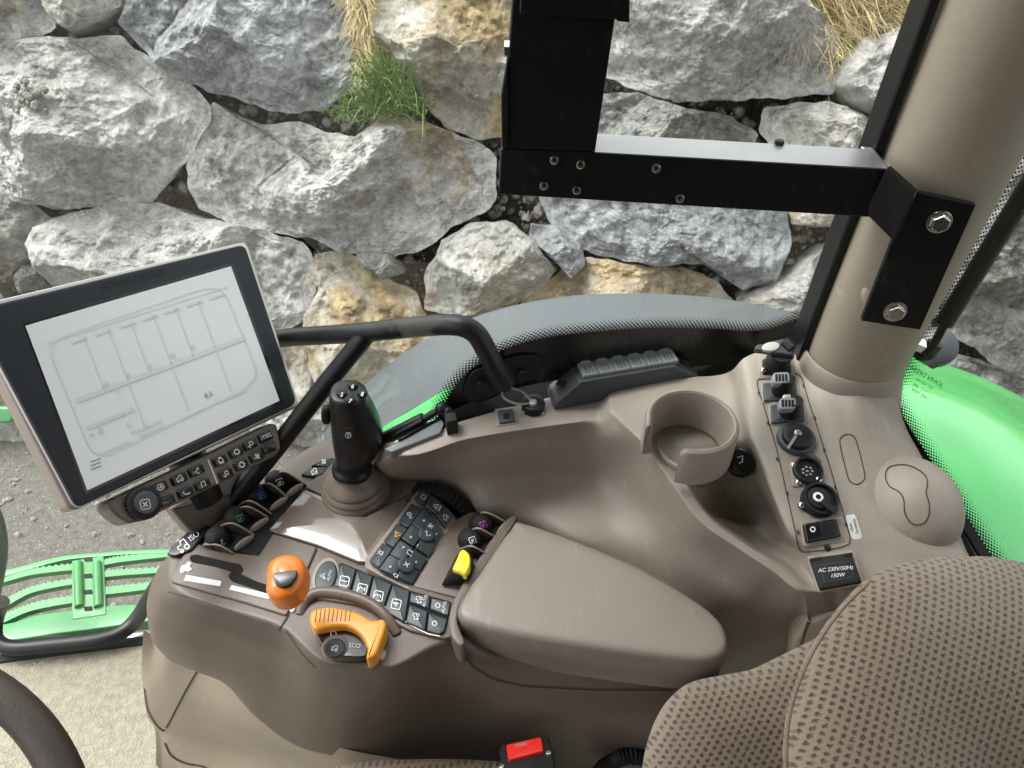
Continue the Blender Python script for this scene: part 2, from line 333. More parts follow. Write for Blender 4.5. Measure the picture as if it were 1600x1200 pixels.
# ------------------------------------------------------------------ mesh building
def tag(o, label=None, cat=None, group=None, kind=None):
    if label: o['label'] = label
    if cat: o['category'] = cat
    if group: o['group'] = group
    if kind: o['kind'] = kind
    return o
ORG = {}
class MB:
    def __init__(s): s.v = []; s.f = []; s.uv = None
    def add(s, v, f):
        k = len(s.v); s.v += [Vector(p) for p in v]; s.f += [tuple(i + k for i in q) for q in f]; return s
    def build(s, name, mat, parent=None, smooth=True, angle=35, origin=None, bevel=0, uvs=None, thick=0, tagd=None):
        if origin is None:
            origin = Vector((0, 0, 0)) if parent is None else ORG[parent.name]
            if parent is None:
                lo = [min(p[i] for p in s.v) for i in range(3)]; hi = [max(p[i] for p in s.v) for i in range(3)]
                origin = Vector(((lo[0] + hi[0]) / 2, (lo[1] + hi[1]) / 2, lo[2]))
        me = bpy.data.meshes.new(name); me.from_pydata([p - origin for p in s.v], [], s.f); me.update()
        if uvs:
            ul = me.uv_layers.new(name='UVMap')
            for lp in me.loops: ul.data[lp.index].uv = uvs[lp.vertex_index]
        me.materials.append(M[mat] if isinstance(mat, str) else mat)
        if not uvs:
            bm = bmesh.new(); bm.from_mesh(me); bmesh.ops.recalc_face_normals(bm, faces=bm.faces); bm.to_mesh(me); bm.free()
        if smooth:
            me.polygons.foreach_set('use_smooth', [True] * len(me.polygons))
            try: me.set_sharp_from_angle(angle=R(angle))
            except Exception: pass
        o = bpy.data.objects.new(name, me); COL.objects.link(o)
        if parent is not None:
            o.parent = parent; o.location = origin - ORG[parent.name]
        else: o.location = origin
        ORG[o.name] = origin.copy()
        if bevel:
            b = o.modifiers.new('bevel', 'BEVEL'); b.width = bevel; b.segments = 3; b.limit_method = 'ANGLE'; b.angle_limit = R(35)
        if thick:
            q = o.modifiers.new('solid', 'SOLIDIFY'); q.thickness = thick; q.offset = -1
        return o
def thing(name, loc, label, cat, group=None):
    o = bpy.data.objects.new(name, None); COL.objects.link(o); o.empty_display_size = .05
    o.location = loc; ORG[o.name] = Vector(loc); tag(o, label, cat, group); return o
def smooth_loop(pts, k=6, closed=True, corner=None):
    n = len(pts); out = []
    for i in range(n if closed else n - 1):
        p0, p1, p2, p3 = (np.array(pts[(i + q) % n] if closed else pts[max(0, min(n - 1, i + q))], float) for q in (-1, 0, 1, 2))
        for q in range(k):
            t = q / k
            out.append(tuple(.5 * ((2 * p1) + (-p0 + p2) * t + (2 * p0 - 5 * p1 + 4 * p2 - p3) * t * t + (-p0 + 3 * p1 - 3 * p2 + p3) * t ** 3)))
    if not closed: out.append(tuple(pts[-1]))
    return out
def roundpoly(pts, r, k=5):
    """polygon with corners rounded by radius r (same units as pts); r may be a list"""
    out = []; n = len(pts)
    for i in range(n):
        a, b, c = (np.array(pts[(i + q) % n][:2], float) for q in (-1, 0, 1))
        rr = r[i] if isinstance(r, (list, tuple)) else r
        u = a - b; v = c - b; lu, lv = np.linalg.norm(u), np.linalg.norm(v); q = min(rr, lu * .48, lv * .48)
        if q < .3: out.append(tuple(b)); continue
        p0 = b + u / lu * q; p2 = b + v / lv * q
        for j in range(k + 1):
            t = j / k; out.append(tuple((1 - t) ** 2 * p0 + 2 * t * (1 - t) * b + t * t * p2))
    return out
def rings(mb, R_, cap0=True, cap1=True, fan=False):
    k = len(mb.v); n = len(R_[0])
    for r in R_: mb.v += [Vector(p) for p in r]
    for i in range(len(R_) - 1):
        for j in range(n):
            a = k + i * n + j; b = k + i * n + (j + 1) % n
            mb.f.append((a, b, b + n, a + n))
    if cap0: mb.f.append(tuple(range(k, k + n))[::-1])
    if cap1 and not fan:
        q = k + (len(R_) - 1) * n; mb.f.append(tuple(range(q, q + n)))
    elif cap1:
        c = sum((Vector(p) for p in R_[-1]), Vector()) / n; mb.v.append(c); ci = len(mb.v) - 1; q = k + (len(R_) - 1) * n
        for j in range(n): mb.f.append((q + j, q + (j + 1) % n, ci))
    return mb
def inset_ring(P, nrm, d):
    n = len(P); out = []
    for i in range(n):
        a, b, c = P[i - 1], P[i], P[(i + 1) % n]
        e1 = (b - a); e2 = (c - b)
        if e1.length < 1e-7: e1 = e2
        if e2.length < 1e-7: e2 = e1
        n1 = nrm.cross(e1).normalized(); n2 = nrm.cross(e2).normalized(); m = (n1 + n2)
        if m.length < 1e-6: m = n1
        m.normalize(); out.append(b + m * d / max(.5, m.dot(n1)))
    return out
def prism(mb, S, outline, h0, h1, bev=.0015, seg=4, crown=0):
    """a solid standing on surface S: outline in reference pixels, from h0 to h1, top edge rounded by bev (m)"""
    cx = sum(p[0] for p in outline) / len(outline); cy = sum(p[1] for p in outline) / len(outline)
    n = S.nrm(cx, cy); P = [S.at(p[0], p[1], h1) for p in outline]
    area = sum((P[i] - P[0]).cross(P[(i + 1) % len(P)] - P[0]).dot(n) for i in range(1, len(P) - 1))
    if area < 0: P = P[::-1]
    rs = [[p + n * (h0 - h1) for p in P]]
    if bev > 0:
        for q in range(seg + 1):
            a = q / seg * math.pi / 2; ins = bev * (1 - math.cos(a)); dr = bev * (1 - math.sin(a))
            rs.append([p - n * dr for p in (inset_ring(P, n, ins) if ins > 1e-7 else P)])
    else: rs.append(P)
    if crown:
        c = sum(rs[-1], Vector()) / len(P); L0 = rs[-1]
        for q in (.25, .5, .75): rs.append([p.lerp(c, q) + n * crown * (1 - (1 - q) ** 2) for p in L0])
    return rings(mb, rs, fan=bool(crown))
def basis(ax):
    ax = ax.normalized(); t = Vector((1, 0, 0)) if abs(ax.x) < .8 else Vector((0, 1, 0)); u = ax.cross(t).normalized(); return u, ax.cross(u).normalized(), ax
def lathe(mb, c, ax, prof, seg=32, cap0=True, cap1=True):
    u, v, a = basis(ax); rs = []
    for r, h in prof: rs.append([c + a * h + (u * math.cos(2 * math.pi * i / seg) + v * math.sin(2 * math.pi * i / seg)) * r for i in range(seg)])
    return rings(mb, rs, cap0, cap1)
def disc(mb, c, ax, r, h0, h1, bev=.001, seg=28):
    return lathe(mb, c, ax, [(r, h0), (r, h1 - bev), (r - bev * .3, h1 - bev * .3), (r - bev, h1), (r * .5, h1)], seg)
def tube(mb, P, r, seg=14, k=8, closed=False, smooth=True):
    P = [Vector(p) for p in P]
    if smooth: P = [Vector(p) for p in smooth_loop([tuple(p) for p in P], k, closed)]
    n = len(P); rs = []; pu = None
    for i in range(n):
        a = P[(i - 1) % n] if (closed or i) else P[0]; b = P[(i + 1) % n] if (closed or i < n - 1) else P[-1]
        t = (b - a).normalized()
        if pu is None: pu = basis(t)[0]
        u = (pu - t * pu.dot(t)).normalized(); pu = u; v = t.cross(u)
        rr = r(i / (n - 1)) if callable(r) else r
        rs.append([P[i] + (u * math.cos(2 * math.pi * j / seg) + v * math.sin(2 * math.pi * j / seg)) * rr for j in range(seg)])
    if closed: rs.append(rs[0]); return rings(mb, rs, False, False)
    return rings(mb, rs)
def blob(mb, c, U_, V_, W_, seg=24, rng=14, e=1.0):
    """super-ellipsoid with half axes U_,V_,W_"""
    rs = []
    sp = lambda x: math.copysign(abs(x) ** e, x)
    for i in range(rng + 1):
        a = -math.pi / 2 + math.pi * (i + .001) / (rng + .002)
        rs.append([c + W_ * sp(math.sin(a)) + (U_ * sp(math.cos(2 * math.pi * j / seg)) + V_ * sp(math.sin(2 * math.pi * j / seg))) * sp(math.cos(a)) for j in range(seg)])
    return rings(mb, rs)
def box(mb, c, U_, V_, W_):
    v = [c + U_ * a + V_ * b + W_ * d for a in (-1, 1) for b in (-1, 1) for d in (-1, 1)]
    return mb.add(v, [(0, 1, 3, 2), (4, 6, 7, 5), (0, 4, 5, 1), (2, 3, 7, 6), (0, 2, 6, 4), (1, 5, 7, 3)])
def ribbon(mb, S, pts, wpx, h=.0006, sub=6, th=.0004):
    """thin raised line along reference pixels on a surface"""
    q = []
    for a, b in zip(pts[:-1], pts[1:]):
        m = max(1, int(math.hypot(b[0] - a[0], b[1] - a[1]) / sub))
        for i in range(m): q.append((a[0] + (b[0] - a[0]) * i / m, a[1] + (b[1] - a[1]) * i / m))
    q.append(pts[-1]); L = []; Rr = []
    for i, p in enumerate(q):
        a = q[max(0, i - 1)]; b = q[min(len(q) - 1, i + 1)]; dx, dy = b[0] - a[0], b[1] - a[1]; l = math.hypot(dx, dy) or 1
        L.append((p[0] - dy / l * wpx / 2, p[1] + dx / l * wpx / 2)); Rr.append((p[0] + dy / l * wpx / 2, p[1] - dx / l * wpx / 2))
    k = len(mb.v)
    for a, b in zip(L, Rr): mb.v += [S.at(a[0], a[1], h), S.at(b[0], b[1], h)]
    for i in range(len(q) - 1): mb.f.append((k + 2 * i, k + 2 * i + 1, k + 2 * i + 3, k + 2 * i + 2))
    return mb
_tc = {}
def textmesh(s):
    if s in _tc: return _tc[s]
    cu = bpy.data.curves.new('t', 'FONT'); cu.body = s; cu.align_x = 'CENTER'; cu.align_y = 'CENTER'; cu.resolution_u = 3
    o = bpy.data.objects.new('t', cu); COL.objects.link(o); dg = bpy.context.evaluated_depsgraph_get()
    me = bpy.data.meshes.new_from_object(o.evaluated_get(dg)); r = ([v.co.copy() for v in me.vertices], [tuple(p.vertices) for p in me.polygons])
    bpy.data.objects.remove(o); bpy.data.meshes.remove(me); bpy.data.curves.remove(cu); _tc[s] = r; return r
def text(mb, S, s, c, size, u, v=None, h=.0006):
    """writing on a surface; u = reading direction, v = letters' up direction, in reference pixels"""
    l = math.hypot(*u); u = (u[0] / l, u[1] / l)
    if v is None: v = (u[1], -u[0])
    vs, fs = textmesh(s)
    return mb.add([S.at(c[0] + (p.x * u[0] + p.y * v[0]) * size * 1.35, c[1] + (p.x * u[1] + p.y * v[1]) * size * 1.35, h) for p in vs], fs)
ICON = {
 'box': [[(-.5, -.5), (.5, -.5), (.5, .5), (-.5, .5), (-.5, -.5)]],
 'x': [[(-.4, -.4), (.4, .4)], [(-.4, .4), (.4, -.4)]],
 'plus': [[(-.4, 0), (.4, 0)], [(0, -.4), (0, .4)]],
 'minus': [[(-.35, 0), (.35, 0)]],
 'tri': [[(-.5, -.4), (.5, -.4), (0, .5), (-.5, -.4)], [(0, -.1), (0, .2)]],
 'lock': [[(-.4, -.5), (.4, -.5), (.4, .05), (-.4, .05), (-.4, -.5)], [(-.25, .05), (-.2, .4), (0, .5), (.2, .4), (.25, .05)], [(0, -.35), (0, -.1)]],
 'ring': [[(.45 * math.cos(i * math.pi / 6), .45 * math.sin(i * math.pi / 6)) for i in range(13)]],
 'gear': [[(.36 * math.cos(i * math.pi / 5), .36 * math.sin(i * math.pi / 5)) for i in range(11)]] + [[(.36 * math.cos(a), .36 * math.sin(a)), (.54 * math.cos(a), .54 * math.sin(a))] for a in [i * math.pi / 4 for i in range(8)]],
 'arrow': [[(-.45, 0), (.4, 0)], [(.1, .3), (.42, 0), (.1, -.3)]],
 'ringarrow': [[(.5 * math.cos(i * math.pi / 6), .5 * math.sin(i * math.pi / 6)) for i in range(13)], [(-.3, 0), (.28, 0)], [(0, .25), (.28, 0), (0, -.25)]],
 'note': [[(-.3, -.3), (-.3, .4), (.3, .5), (.3, -.2)], [(-.45, -.35), (-.28, -.3)], [(.15, -.25), (.32, -.2)]],
 'phone': [[(-.5, .2), (-.35, -.15), (0, -.35), (.4, -.4), (.5, -.15)], [(-.5, .2), (-.25, .25)]],
 'tractor': [[(-.5, -.1), (-.5, .2), (-.1, .2), (0, .5), (.4, .5), (.45, -.05)], [(.25 + .22 * math.cos(i * math.pi / 4), -.25 + .22 * math.sin(i * math.pi / 4)) for i in range(9)], [(-.35 + .13 * math.cos(i * math.pi / 4), -.32 + .13 * math.sin(i * math.pi / 4)) for i in range(9)]],
 'lamp': [[(-.2, .3), (.1, .45), (.35, .2), (.3, -.1), (0, -.2), (-.2, .3)], [(-.3, -.1), (-.5, -.3)], [(-.2, -.25), (-.35, -.5)]],
 'fan': [[(.0, .0), (.3, .35), (.45, .1), (0, 0), (-.3, -.35), (-.45, -.1), (0, 0), (-.3, .35), (-.1, .45), (0, 0), (.3, -.35), (.1, -.45), (0, 0)]],
 'beacon': [[(-.25, -.3), (-.2, .2), (.2, .2), (.25, -.3), (-.4, -.3), (.4, -.3)], [(0, .3), (0, .5)], [(.3, .3), (.45, .45)], [(-.3, .3), (-.45, .45)]],
 'engine': [[(-.3, -.3), (-.35, .05), (-.2, .3), (.2, .3), (.35, .05), (.3, -.3), (-.3, -.3)], [(-.2, .42), (.2, .42)], [(-.4, -.48), (.4, -.48)]],
 'pedal': [[(-.4, -.2), (.3, .3)], [(-.1, -.3), (-.1, -.5), (.2, -.5)], [(.1, .4), (.4, .1)]],
 'auto': [[(-.5, -.4), (0, .5), (.5, -.4), (0, -.05), (-.5, -.4)]],
}
def icon(mb, S, kind, c, size, u, w=1.3, h=.0006):
    l = math.hypot(*u); u = (u[0] / l, u[1] / l); v = (u[1], -u[0])
    for ln in ICON[kind]:
        ribbon(mb, S, [(c[0] + (x * u[0] + y * v[0]) * size, c[1] + (x * u[1] + y * v[1]) * size) for x, y in ln], w, h, sub=50)
    return mb
def rectpx(c, w, h, u):
    l = math.hypot(*u); u = (u[0] / l, u[1] / l); v = (-u[1], u[0])
    return [(c[0] + a * w / 2 * u[0] + b * h / 2 * v[0], c[1] + a * w / 2 * u[1] + b * h / 2 * v[1]) for a, b in ((-1, -1), (1, -1), (1, 1), (-1, 1))]
def ellpx(c, a, b, ang=0, n=28):
    ca, sa = math.cos(R(ang)), math.sin(R(ang))
    return [(c[0] + a * math.cos(t) * ca - b * math.sin(t) * sa, c[1] + a * math.cos(t) * sa + b * math.sin(t) * ca) for t in [2 * math.pi * i / n for i in range(n)]]
UPZ = Vector((0, 0, 1))

# ================================================================== THE SETTING OUTSIDE
GZ = -1.4
mb = MB(); mb.add([(-60, -60, GZ), (60, -60, GZ), (60, 60, GZ), (-60, 60, GZ)], [(0, 1, 2, 3)])
tag(mb.build('ground', 'asphalt', smooth=False, origin=Vector((0, 0, GZ))), 'grey gritty asphalt yard beside the tractor', kind='structure')
WN = Vector((0, -math.cos(R(25)), math.sin(R(25))))
WP = Vector((0, 2.58, GZ)); WALL = Pl(WP, WN); WU = Vector((1, 0, 0)); WV = Vector((0, math.sin(R(25)), math.cos(R(25))))
# earth bank behind the boulders (one bumpy sheet from the foot of the wall up and back)
rows = []
for j in range(61):
    t = j / 60; row = []
    for i in range(121):
        x = -6 + 14 * i / 120
        if t < .55: p = WP + WV * (t / .55 * 2.35) - WN * .26
        else:
            q = (t - .55) / .45; top = WP + WV * 2.35 - WN * .26; p = top + Vector((0, 9 * q, 2.2 * q))
        p = p + Vector((x, 0, 0)); p = p + WN * (noise.fractal(p * 2.4, .8, 2, 5) * .07)
        row.append(p)
    rows.append(row)
mb = MB(); mb.v = [p for r in rows for p in r]; mb.f = [(i * 121 + j, i * 121 + j + 1, (i + 1) * 121 + j + 1, (i + 1) * 121 + j) for i in range(60) for j in range(120)]
tag(mb.build('earth_bank', 'soil'), 'dark stony earth bank behind the boulders', kind='structure')

ROCKS = [
 ('grey', 'brownish grey boulder cut by the top left corner of the photo', .5, [(-90,-70),(60,-70),(85,-10),(80,40),(40,56),(0,62),(-90,66)]),
 ('warm', 'small boulder with a pointed foot wedged at the top beside the corner boulder', .5, [(78,-60),(198,-60),(190,8),(160,36),(122,53),(97,38),(80,10)]),
 ('grey', 'huge pale grey boulder with a nest of little stones, above the monitor at the left', .5, [(-110,78),(0,72),(80,60),(190,62),(215,85),(250,110),(300,140),(326,165),(322,192),(295,240),(250,285),(230,312),(170,322),(90,323),(0,305),(-110,285)]),
 ('blue', 'large dark blue-grey boulder with white scratches at the top, left of the green grass', .45, [(195,-60),(188,40),(215,75),(255,105),(300,135),(350,152),(420,170),(500,175),(522,160),(562,130),(578,95),(572,50),(556,0),(548,-60)]),
 ('ochre', 'ochre stained boulder between the green grass and the black display bracket', .5, [(590,-60),(585,20),(583,48),(612,76),(640,122),(660,165),(690,192),(745,213),(790,214),(830,120),(840,0),(815,-60)]),
 ('grey', 'long pale boulder lying in the middle below the green grass', .6, [(338,165),(310,215),(307,290),(320,326),(370,350),(430,366),(480,371),(530,396),(600,399),(665,381),(705,352),(762,326),(777,300),(770,252),(748,228),(705,212),(640,183),(600,187),(560,213),(505,208),(465,193),(405,194),(365,178)]),
 ('dark', 'brown-grey boulder at the left edge, above the corner of the monitor', .5, [(-90,300),(0,303),(60,322),(86,345),(75,382),(48,412),(5,435),(-90,440)]),
 ('grey', 'pale rugged boulder partly hidden behind the top edge of the monitor', .5, [(50,382),(62,357),(112,336),(190,320),(265,322),(335,345),(400,362),(470,378),(492,425),(478,490),(440,525),(380,525),(200,505),(120,475),(72,448)]),
 ('ochre', 'rust streaked boulder right of the monitor, above the black handrail', .55, [(492,400),(540,398),(600,432),(650,458),(668,500),(700,540),(690,590),(640,640),(560,640),(505,600),(482,530),(478,452)]),
 ('dark', 'small dark wedge stone right under the long middle boulder', .4, [(552,396),(610,398),(634,426),(602,434),(574,416)]),
 ('warm', 'rounded pale boulder in the middle, just above the end of the black handrail', .6, [(663,422),(688,376),(738,350),(790,343),(832,375),(868,420),(852,442),(802,482),(722,497),(666,482)]),
 ('blue', 'small grey filler stone between the rounded pale boulder and the boulder under the bracket', .5, [(832,350),(870,362),(907,392),(912,420),(890,436),(860,405),(828,372)]),
 ('blue', 'broad blue-grey boulder right under the black bracket bar', .5, [(838,300),(900,288),(1080,300),(1224,322),(1230,380),(1210,437),(1155,447),(1112,407),(1020,411),(952,401),(905,386),(868,352)]),
 ('ochre', 'flat golden boulder just above the grey fender', .45, [(815,480),(850,445),(900,405),(960,409),(1060,417),(1122,440),(1145,470),(1140,540),(900,560),(800,520)]),
 ('grey', 'pale grey boulder low beside the pillar, above the fender', .5, [(1152,462),(1232,430),(1290,382),(1345,380),(1350,440),(1320,520),(1250,530),(1165,520)]),
 ('grey', 'big smooth grey boulder above the bracket bar in the upper right', .5, [(965,-60),(1215,-60),(1255,0),(1300,58),(1309,112),(1290,146),(1200,149),(1150,157),(1050,152),(990,136),(948,117),(935,60)]),
 ('grey', 'grey boulder beside the pillar in the upper right, under the dry grass', .55, [(1350,62),(1400,40),(1450,42),(1500,90),(1460,190),(1385,192),(1332,166),(1302,142),(1312,112)]),
 ('dark', 'grey boulder half hidden behind the top of the bracket bar', .4, [(900,150),(1000,142),(1060,162),(1140,188),(1182,214),(1160,262),(900,262),(870,200)]),
 ('warm', 'tan boulder between the bracket bar and the pillar', .5, [(1202,165),(1290,160),(1352,184),(1410,206),(1390,262),(1230,260),(1198,208)]),
 ('ochre', 'narrow ochre stone showing under the right end of the bracket bar', .4, [(1228,315),(1330,318),(1345,345),(1290,356),(1236,352)]),
 ('dark', 'big dark grey boulder seen through the pane right of the pillar', .4, [(1470,250),(1540,180),(1640,140),(1800,200),(1830,400),(1780,560),(1640,590),(1560,568),(1478,520)]),
 ('dark', 'dark boulder low behind the green fender right of the pillar', .45, [(1470,545),(1560,575),(1640,600),(1800,590),(1800,720),(1600,700),(1480,640)]),
 ('warm', 'mossy boulder at the foot of the wall behind the handrail brace', .5, [(430,520),(478,535),(500,600),(545,650),(530,700),(480,742),(420,735),(398,660)]),
 ('grey', 'grey boulder at the foot of the wall behind the joystick', .5, [(555,650),(640,648),(700,600),(760,620),(760,730),(640,760),(540,745)]),
 ('dark', 'small mossy stone at the left, between the brown-grey boulder and the monitor', .45, [(42,412),(72,422),(78,446),(52,462),(36,440)]),
 ('warm', 'boulder at the foot of the wall showing left of the monitor', .5, [(-90,455),(-10,445),(20,500),(25,600),(60,650),(30,692),(-90,700)]),
]
def inside(x, y, poly):
    c = False; n = len(poly)
    for i in range(n):
        x1, y1 = poly[i]; x2, y2 = poly[(i + 1) % n]
        if (y1 > y) != (y2 > y) and x < (x2 - x1) * (y - y1) / (y2 - y1) + x1: c = not c
    return c
def boulder(k, kind, label, flat, poly):
    rg = random.Random(100 + k)
    P = [WALL.at(*p) for p in poly]; C_ = sum(P, Vector()) / len(P)
    Q = [((p - C_).dot(WU), (p - C_).dot(WV)) for p in P]
    cx = (max(q[0] for q in Q) + min(q[0] for q in Q)) / 2; cy = (max(q[1] for q in Q) + min(q[1] for q in Q)) / 2
    Q = [(a - cx, b - cy) for a, b in Q]; C_ = C_ + WU * cx + WV * cy
    big = max(max(abs(a), abs(b)) for a, b in Q); N = int(max(120, min(420, big * 560))); Mr = int(N * .30)
    bx = []
    for i in range(N):
        t = 2 * math.pi * i / N; dx, dy = math.cos(t), math.sin(t); best = 0
        for j in range(len(Q)):
            (x1, y1), (x2, y2) = Q[j], Q[(j + 1) % len(Q)]; ex, ey = x2 - x1, y2 - y1; den = dx * ey - dy * ex
            if abs(den) < 1e-9: continue
            s_ = (x1 * ey - y1 * ex) / den; u_ = (x1 * dy - y1 * dx) / den
            if s_ > 0 and -1e-6 <= u_ <= 1 + 1e-6: best = max(best, s_)
        best = (best or .05) * 1.035; q = Vector((math.cos(t) * best, math.sin(t) * best, k * 5.1))
        bx.append(best * (1 + (noise.noise(q * 7) * .035 + noise.noise(q * 22) * .02 + noise.noise(q * 60) * .008) * min(1.5, .35 / best)))
    rmin = min(bx); T = min(.30, .55 * rmin + .09) * (.8 + flat * .5)
    planes = []
    for _ in range(7):
        a = rg.uniform(0, 6.28); sl_ = rg.uniform(.25, 1.15); planes.append((math.cos(a) * sl_, math.sin(a) * sl_, T * rg.uniform(.85, 1.25) if _ else T * .9))
    seed = Vector((k * 3.7, k * 1.3, -k * 2.1)); vs = []
    rr = [1 - (1 - i / (Mr - 1)) ** 1.35 for i in range(Mr)]
    for r in rr:
        for i in range(N):
            t = 2 * math.pi * i / N; rad = bx[i] * r; x, y = math.cos(t) * rad, math.sin(t) * rad
            h = T * (max(0, 1 - r ** 2.6)) ** .55
            for a, b, c in planes:
                pq = c - (a * x + b * y)
                if pq < h: h = h * .08 + pq * .92 if pq > 0 else h * .12
            p = Vector((x, y, max(h, 0)))
            q = p + seed
            n1 = noise.ridged_multi_fractal(q * 2.6, .9, 2.1, 5, .9, 2) - 1.0
            n2 = noise.fractal(q * 9, .8, 2.1, 5); n3 = abs(noise.noise(q * 5.5))
            ed = min(1, (1 - r) * 5 + .25)
            dn = (n1 * .034 + n2 * .030 - n3 * .026 + noise.fractal(q * 26, .9, 2.1, 3) * .007) * min(1, T / .16)
            dv = Vector((noise.noise(q * 3.1 + Vector((9, 0, 0))), noise.noise(q * 3.1 + Vector((0, 9, 0))), 0)) * .03 + Vector((noise.noise(q * 14), noise.noise(q * 14 + Vector((4, 4, 4))), 0)) * .009
            p = p + Vector((0, 0, dn * ed + .004)) + dv * (.35 + .65 * (r > .9))
            vs.append(C_ + WU * p.x + WV * p.y + WN * p.z)
    fs = []
    for j in range(Mr - 1):
        for i in range(N):
            a = j * N + i; b = j * N + (i + 1) % N; fs.append((a, b, b + N, a + N))
    # rough back of the boulder, sunk in the earth
    base = len(vs) - N
    for sc_, dz in ((.93, -.10), (.7, -.22)):
        k0 = len(vs)
        for i in range(N):
            t = 2 * math.pi * i / N; rad = bx[i] * sc_; vs.append(C_ + WU * math.cos(t) * rad + WV * math.sin(t) * rad + WN * (dz + .02 * noise.noise(Vector((math.cos(t) * 3, math.sin(t) * 3, k)))))
        for i in range(N): fs.append((base + i, base + (i + 1) % N, k0 + (i + 1) % N, k0 + i))
        base = k0
    fs.append(tuple(range(base, base + N)))
    m_ = MB(); m_.v = vs; m_.f = fs
    o = m_.build('boulder', ROCK[kind], origin=C_.copy(), angle=38); tag(o, label, 'boulder', 'boulders of the retaining wall'); return o
BO = [boulder(k, *r) for k, r in enumerate([(a, b, c, d) for a, b, c, d in ROCKS])]
# pebbles in the gaps
def ico():
    bm = bmesh.new(); bmesh.ops.create_icosphere(bm, subdivisions=1, radius=1); v = [x.co.copy() for x in bm.verts]; f = [tuple(q.index for q in p.verts) for p in bm.faces]; bm.free(); return v, f
IV, IF = ico()
def pebble(m_, c, s):
    a = [rnd.uniform(.6, 1.2) for _ in range(3)]; sd_ = Vector((rnd.random() * 9, rnd.random() * 9, 0)); ro = Matrix.Rotation(rnd.uniform(0, 6), 3, Vector((rnd.random(), rnd.random(), rnd.random() + .1)).normalized())
    m_.add([c + ro @ Vector((v.x * a[0], v.y * a[1], v.z * a[2])) * s * (1 + .35 * noise.noise(v * 1.7 + sd_)) for v in IV], IF)
mb = MB(); cnt = 0
polys = [r[3] for r in ROCKS]
while cnt < 3600:
    x, y = rnd.uniform(-20, 1640), rnd.uniform(-20, 740)
    if any(inside(x, y, p) for p in polys): continue
    c = WALL.at(x, y) - WN * rnd.uniform(.06, .22); pebble(mb, c, rnd.choice((.005, .007, .010, .014, .022, .034))); cnt += 1
for _ in range(34):
    c = WALL.at(88 + rnd.gauss(0, 14), 158 + rnd.gauss(0, 12)); h = BVHTree.FromObject
    pebble(mb, c + WN * (.20 + rnd.uniform(-.01, .03)), rnd.uniform(.008, .022))
tag(mb.build('gravel', 'pebble', smooth=False), 'loose grey pebbles filling the gaps between the boulders', kind='stuff')
# gravel strewn along the foot of the wall on the asphalt
mb = MB()
for _ in range(900):
    x = rnd.uniform(-4, 4); y = 2.5 - abs(rnd.gauss(0, .28)); pebble(mb, Vector((x, y, GZ + .004)), rnd.choice((.004, .006, .01, .016)))
tag(mb.build('loose_grit', 'pebble', smooth=False), 'loose grit on the asphalt at the foot of the boulder wall', kind='stuff')
def blades(m_, c, n, L_, spread, lean, wd, up=Vector((0, 0, 1)), jitter=.5):
    for _ in range(n):
        b = c + WU * rnd.gauss(0, spread[0]) + WV * rnd.gauss(0, spread[1]) + WN * rnd.uniform(-.05, .02)
        d = (up + lean + Vector((rnd.gauss(0, jitter), rnd.gauss(0, jitter), rnd.gauss(0, jitter)))).normalized(); l = L_ * rnd.uniform(.5, 1.25)
        s_ = d.cross(WN).normalized() * wd; g = Vector((0, -.1, -.35)) * l
        k = len(m_.v); m_.v += [b - s_, b + s_, b + d * l * .5 - s_ * .8 + g * .2, b + d * l * .5 + s_ * .8 + g * .2, b + d * l + g]
        m_.f += [(k, k + 1, k + 3, k + 2), (k + 2, k + 3, k + 4)]
mb = MB()
for (x, y, n, L_) in ((618, 158, 150, .22), (592, 165, 90, .16), (640, 172, 60, .13), (545, 172, 60, .08), (604, 125, 90, .2), (565, 174, 60, .09)):
    blades(mb, WALL.at(x, y) + WN * .10, n, L_, (.05, .025), Vector((-.1, -.35, 0)), .0028)
tag(mb.build('grass_tuft', 'blade', smooth=False), 'bright green grass tuft growing from the joint between the blue-grey and the ochre boulder', 'grass tuft')
mb = MB()
for (x, y, n, L_) in ((566, 20, 300, .12), (574, 60, 220, .12), (575, 100, 160, .10), (600, 190, 120, .07), (560, -20, 300, .12)):
    blades(mb, WALL.at(x, y) + WN * .02, n, L_, (.022, .05), Vector((.1, -.4, -1.1)), .0018, jitter=.6)
tag(mb.build('dry_grass', 'straw', smooth=False), 'pale dry grass hanging in the joint right of the blue-grey boulder', kind='stuff')
mb = MB()
for _ in range(330):
    x, y = rnd.uniform(1210, 1520), rnd.uniform(-60, 75)
    if (y > 15 and x < 1240) or y > 48: continue
    c = WALL.at(x, y) - WN * .10
    blades(mb, c, 26, .24, (.06, .06), Vector((rnd.uniform(-.6, .6), -.3, -.2)), .0022, jitter=.9)
blades(mb, WALL.at(1308, 75), 140, .11, (.02, .05), Vector((0, -.3, -.5)), .002, jitter=.7)
for _ in range(500):
    c = WP + WV * 2.4 + Vector((rnd.uniform(-5, 6), rnd.uniform(0, 3), 0)); c.z += (c.y - 3.4) * .24
    blades(mb, c, 10, .3, (.1, .06), Vector((rnd.uniform(-.6, .6), -.3, .1)), .004, jitter=.9)
tag(mb.build('meadow_grass', 'straw', smooth=False), 'dry straw coloured grass on the bank above the boulders', kind='stuff')

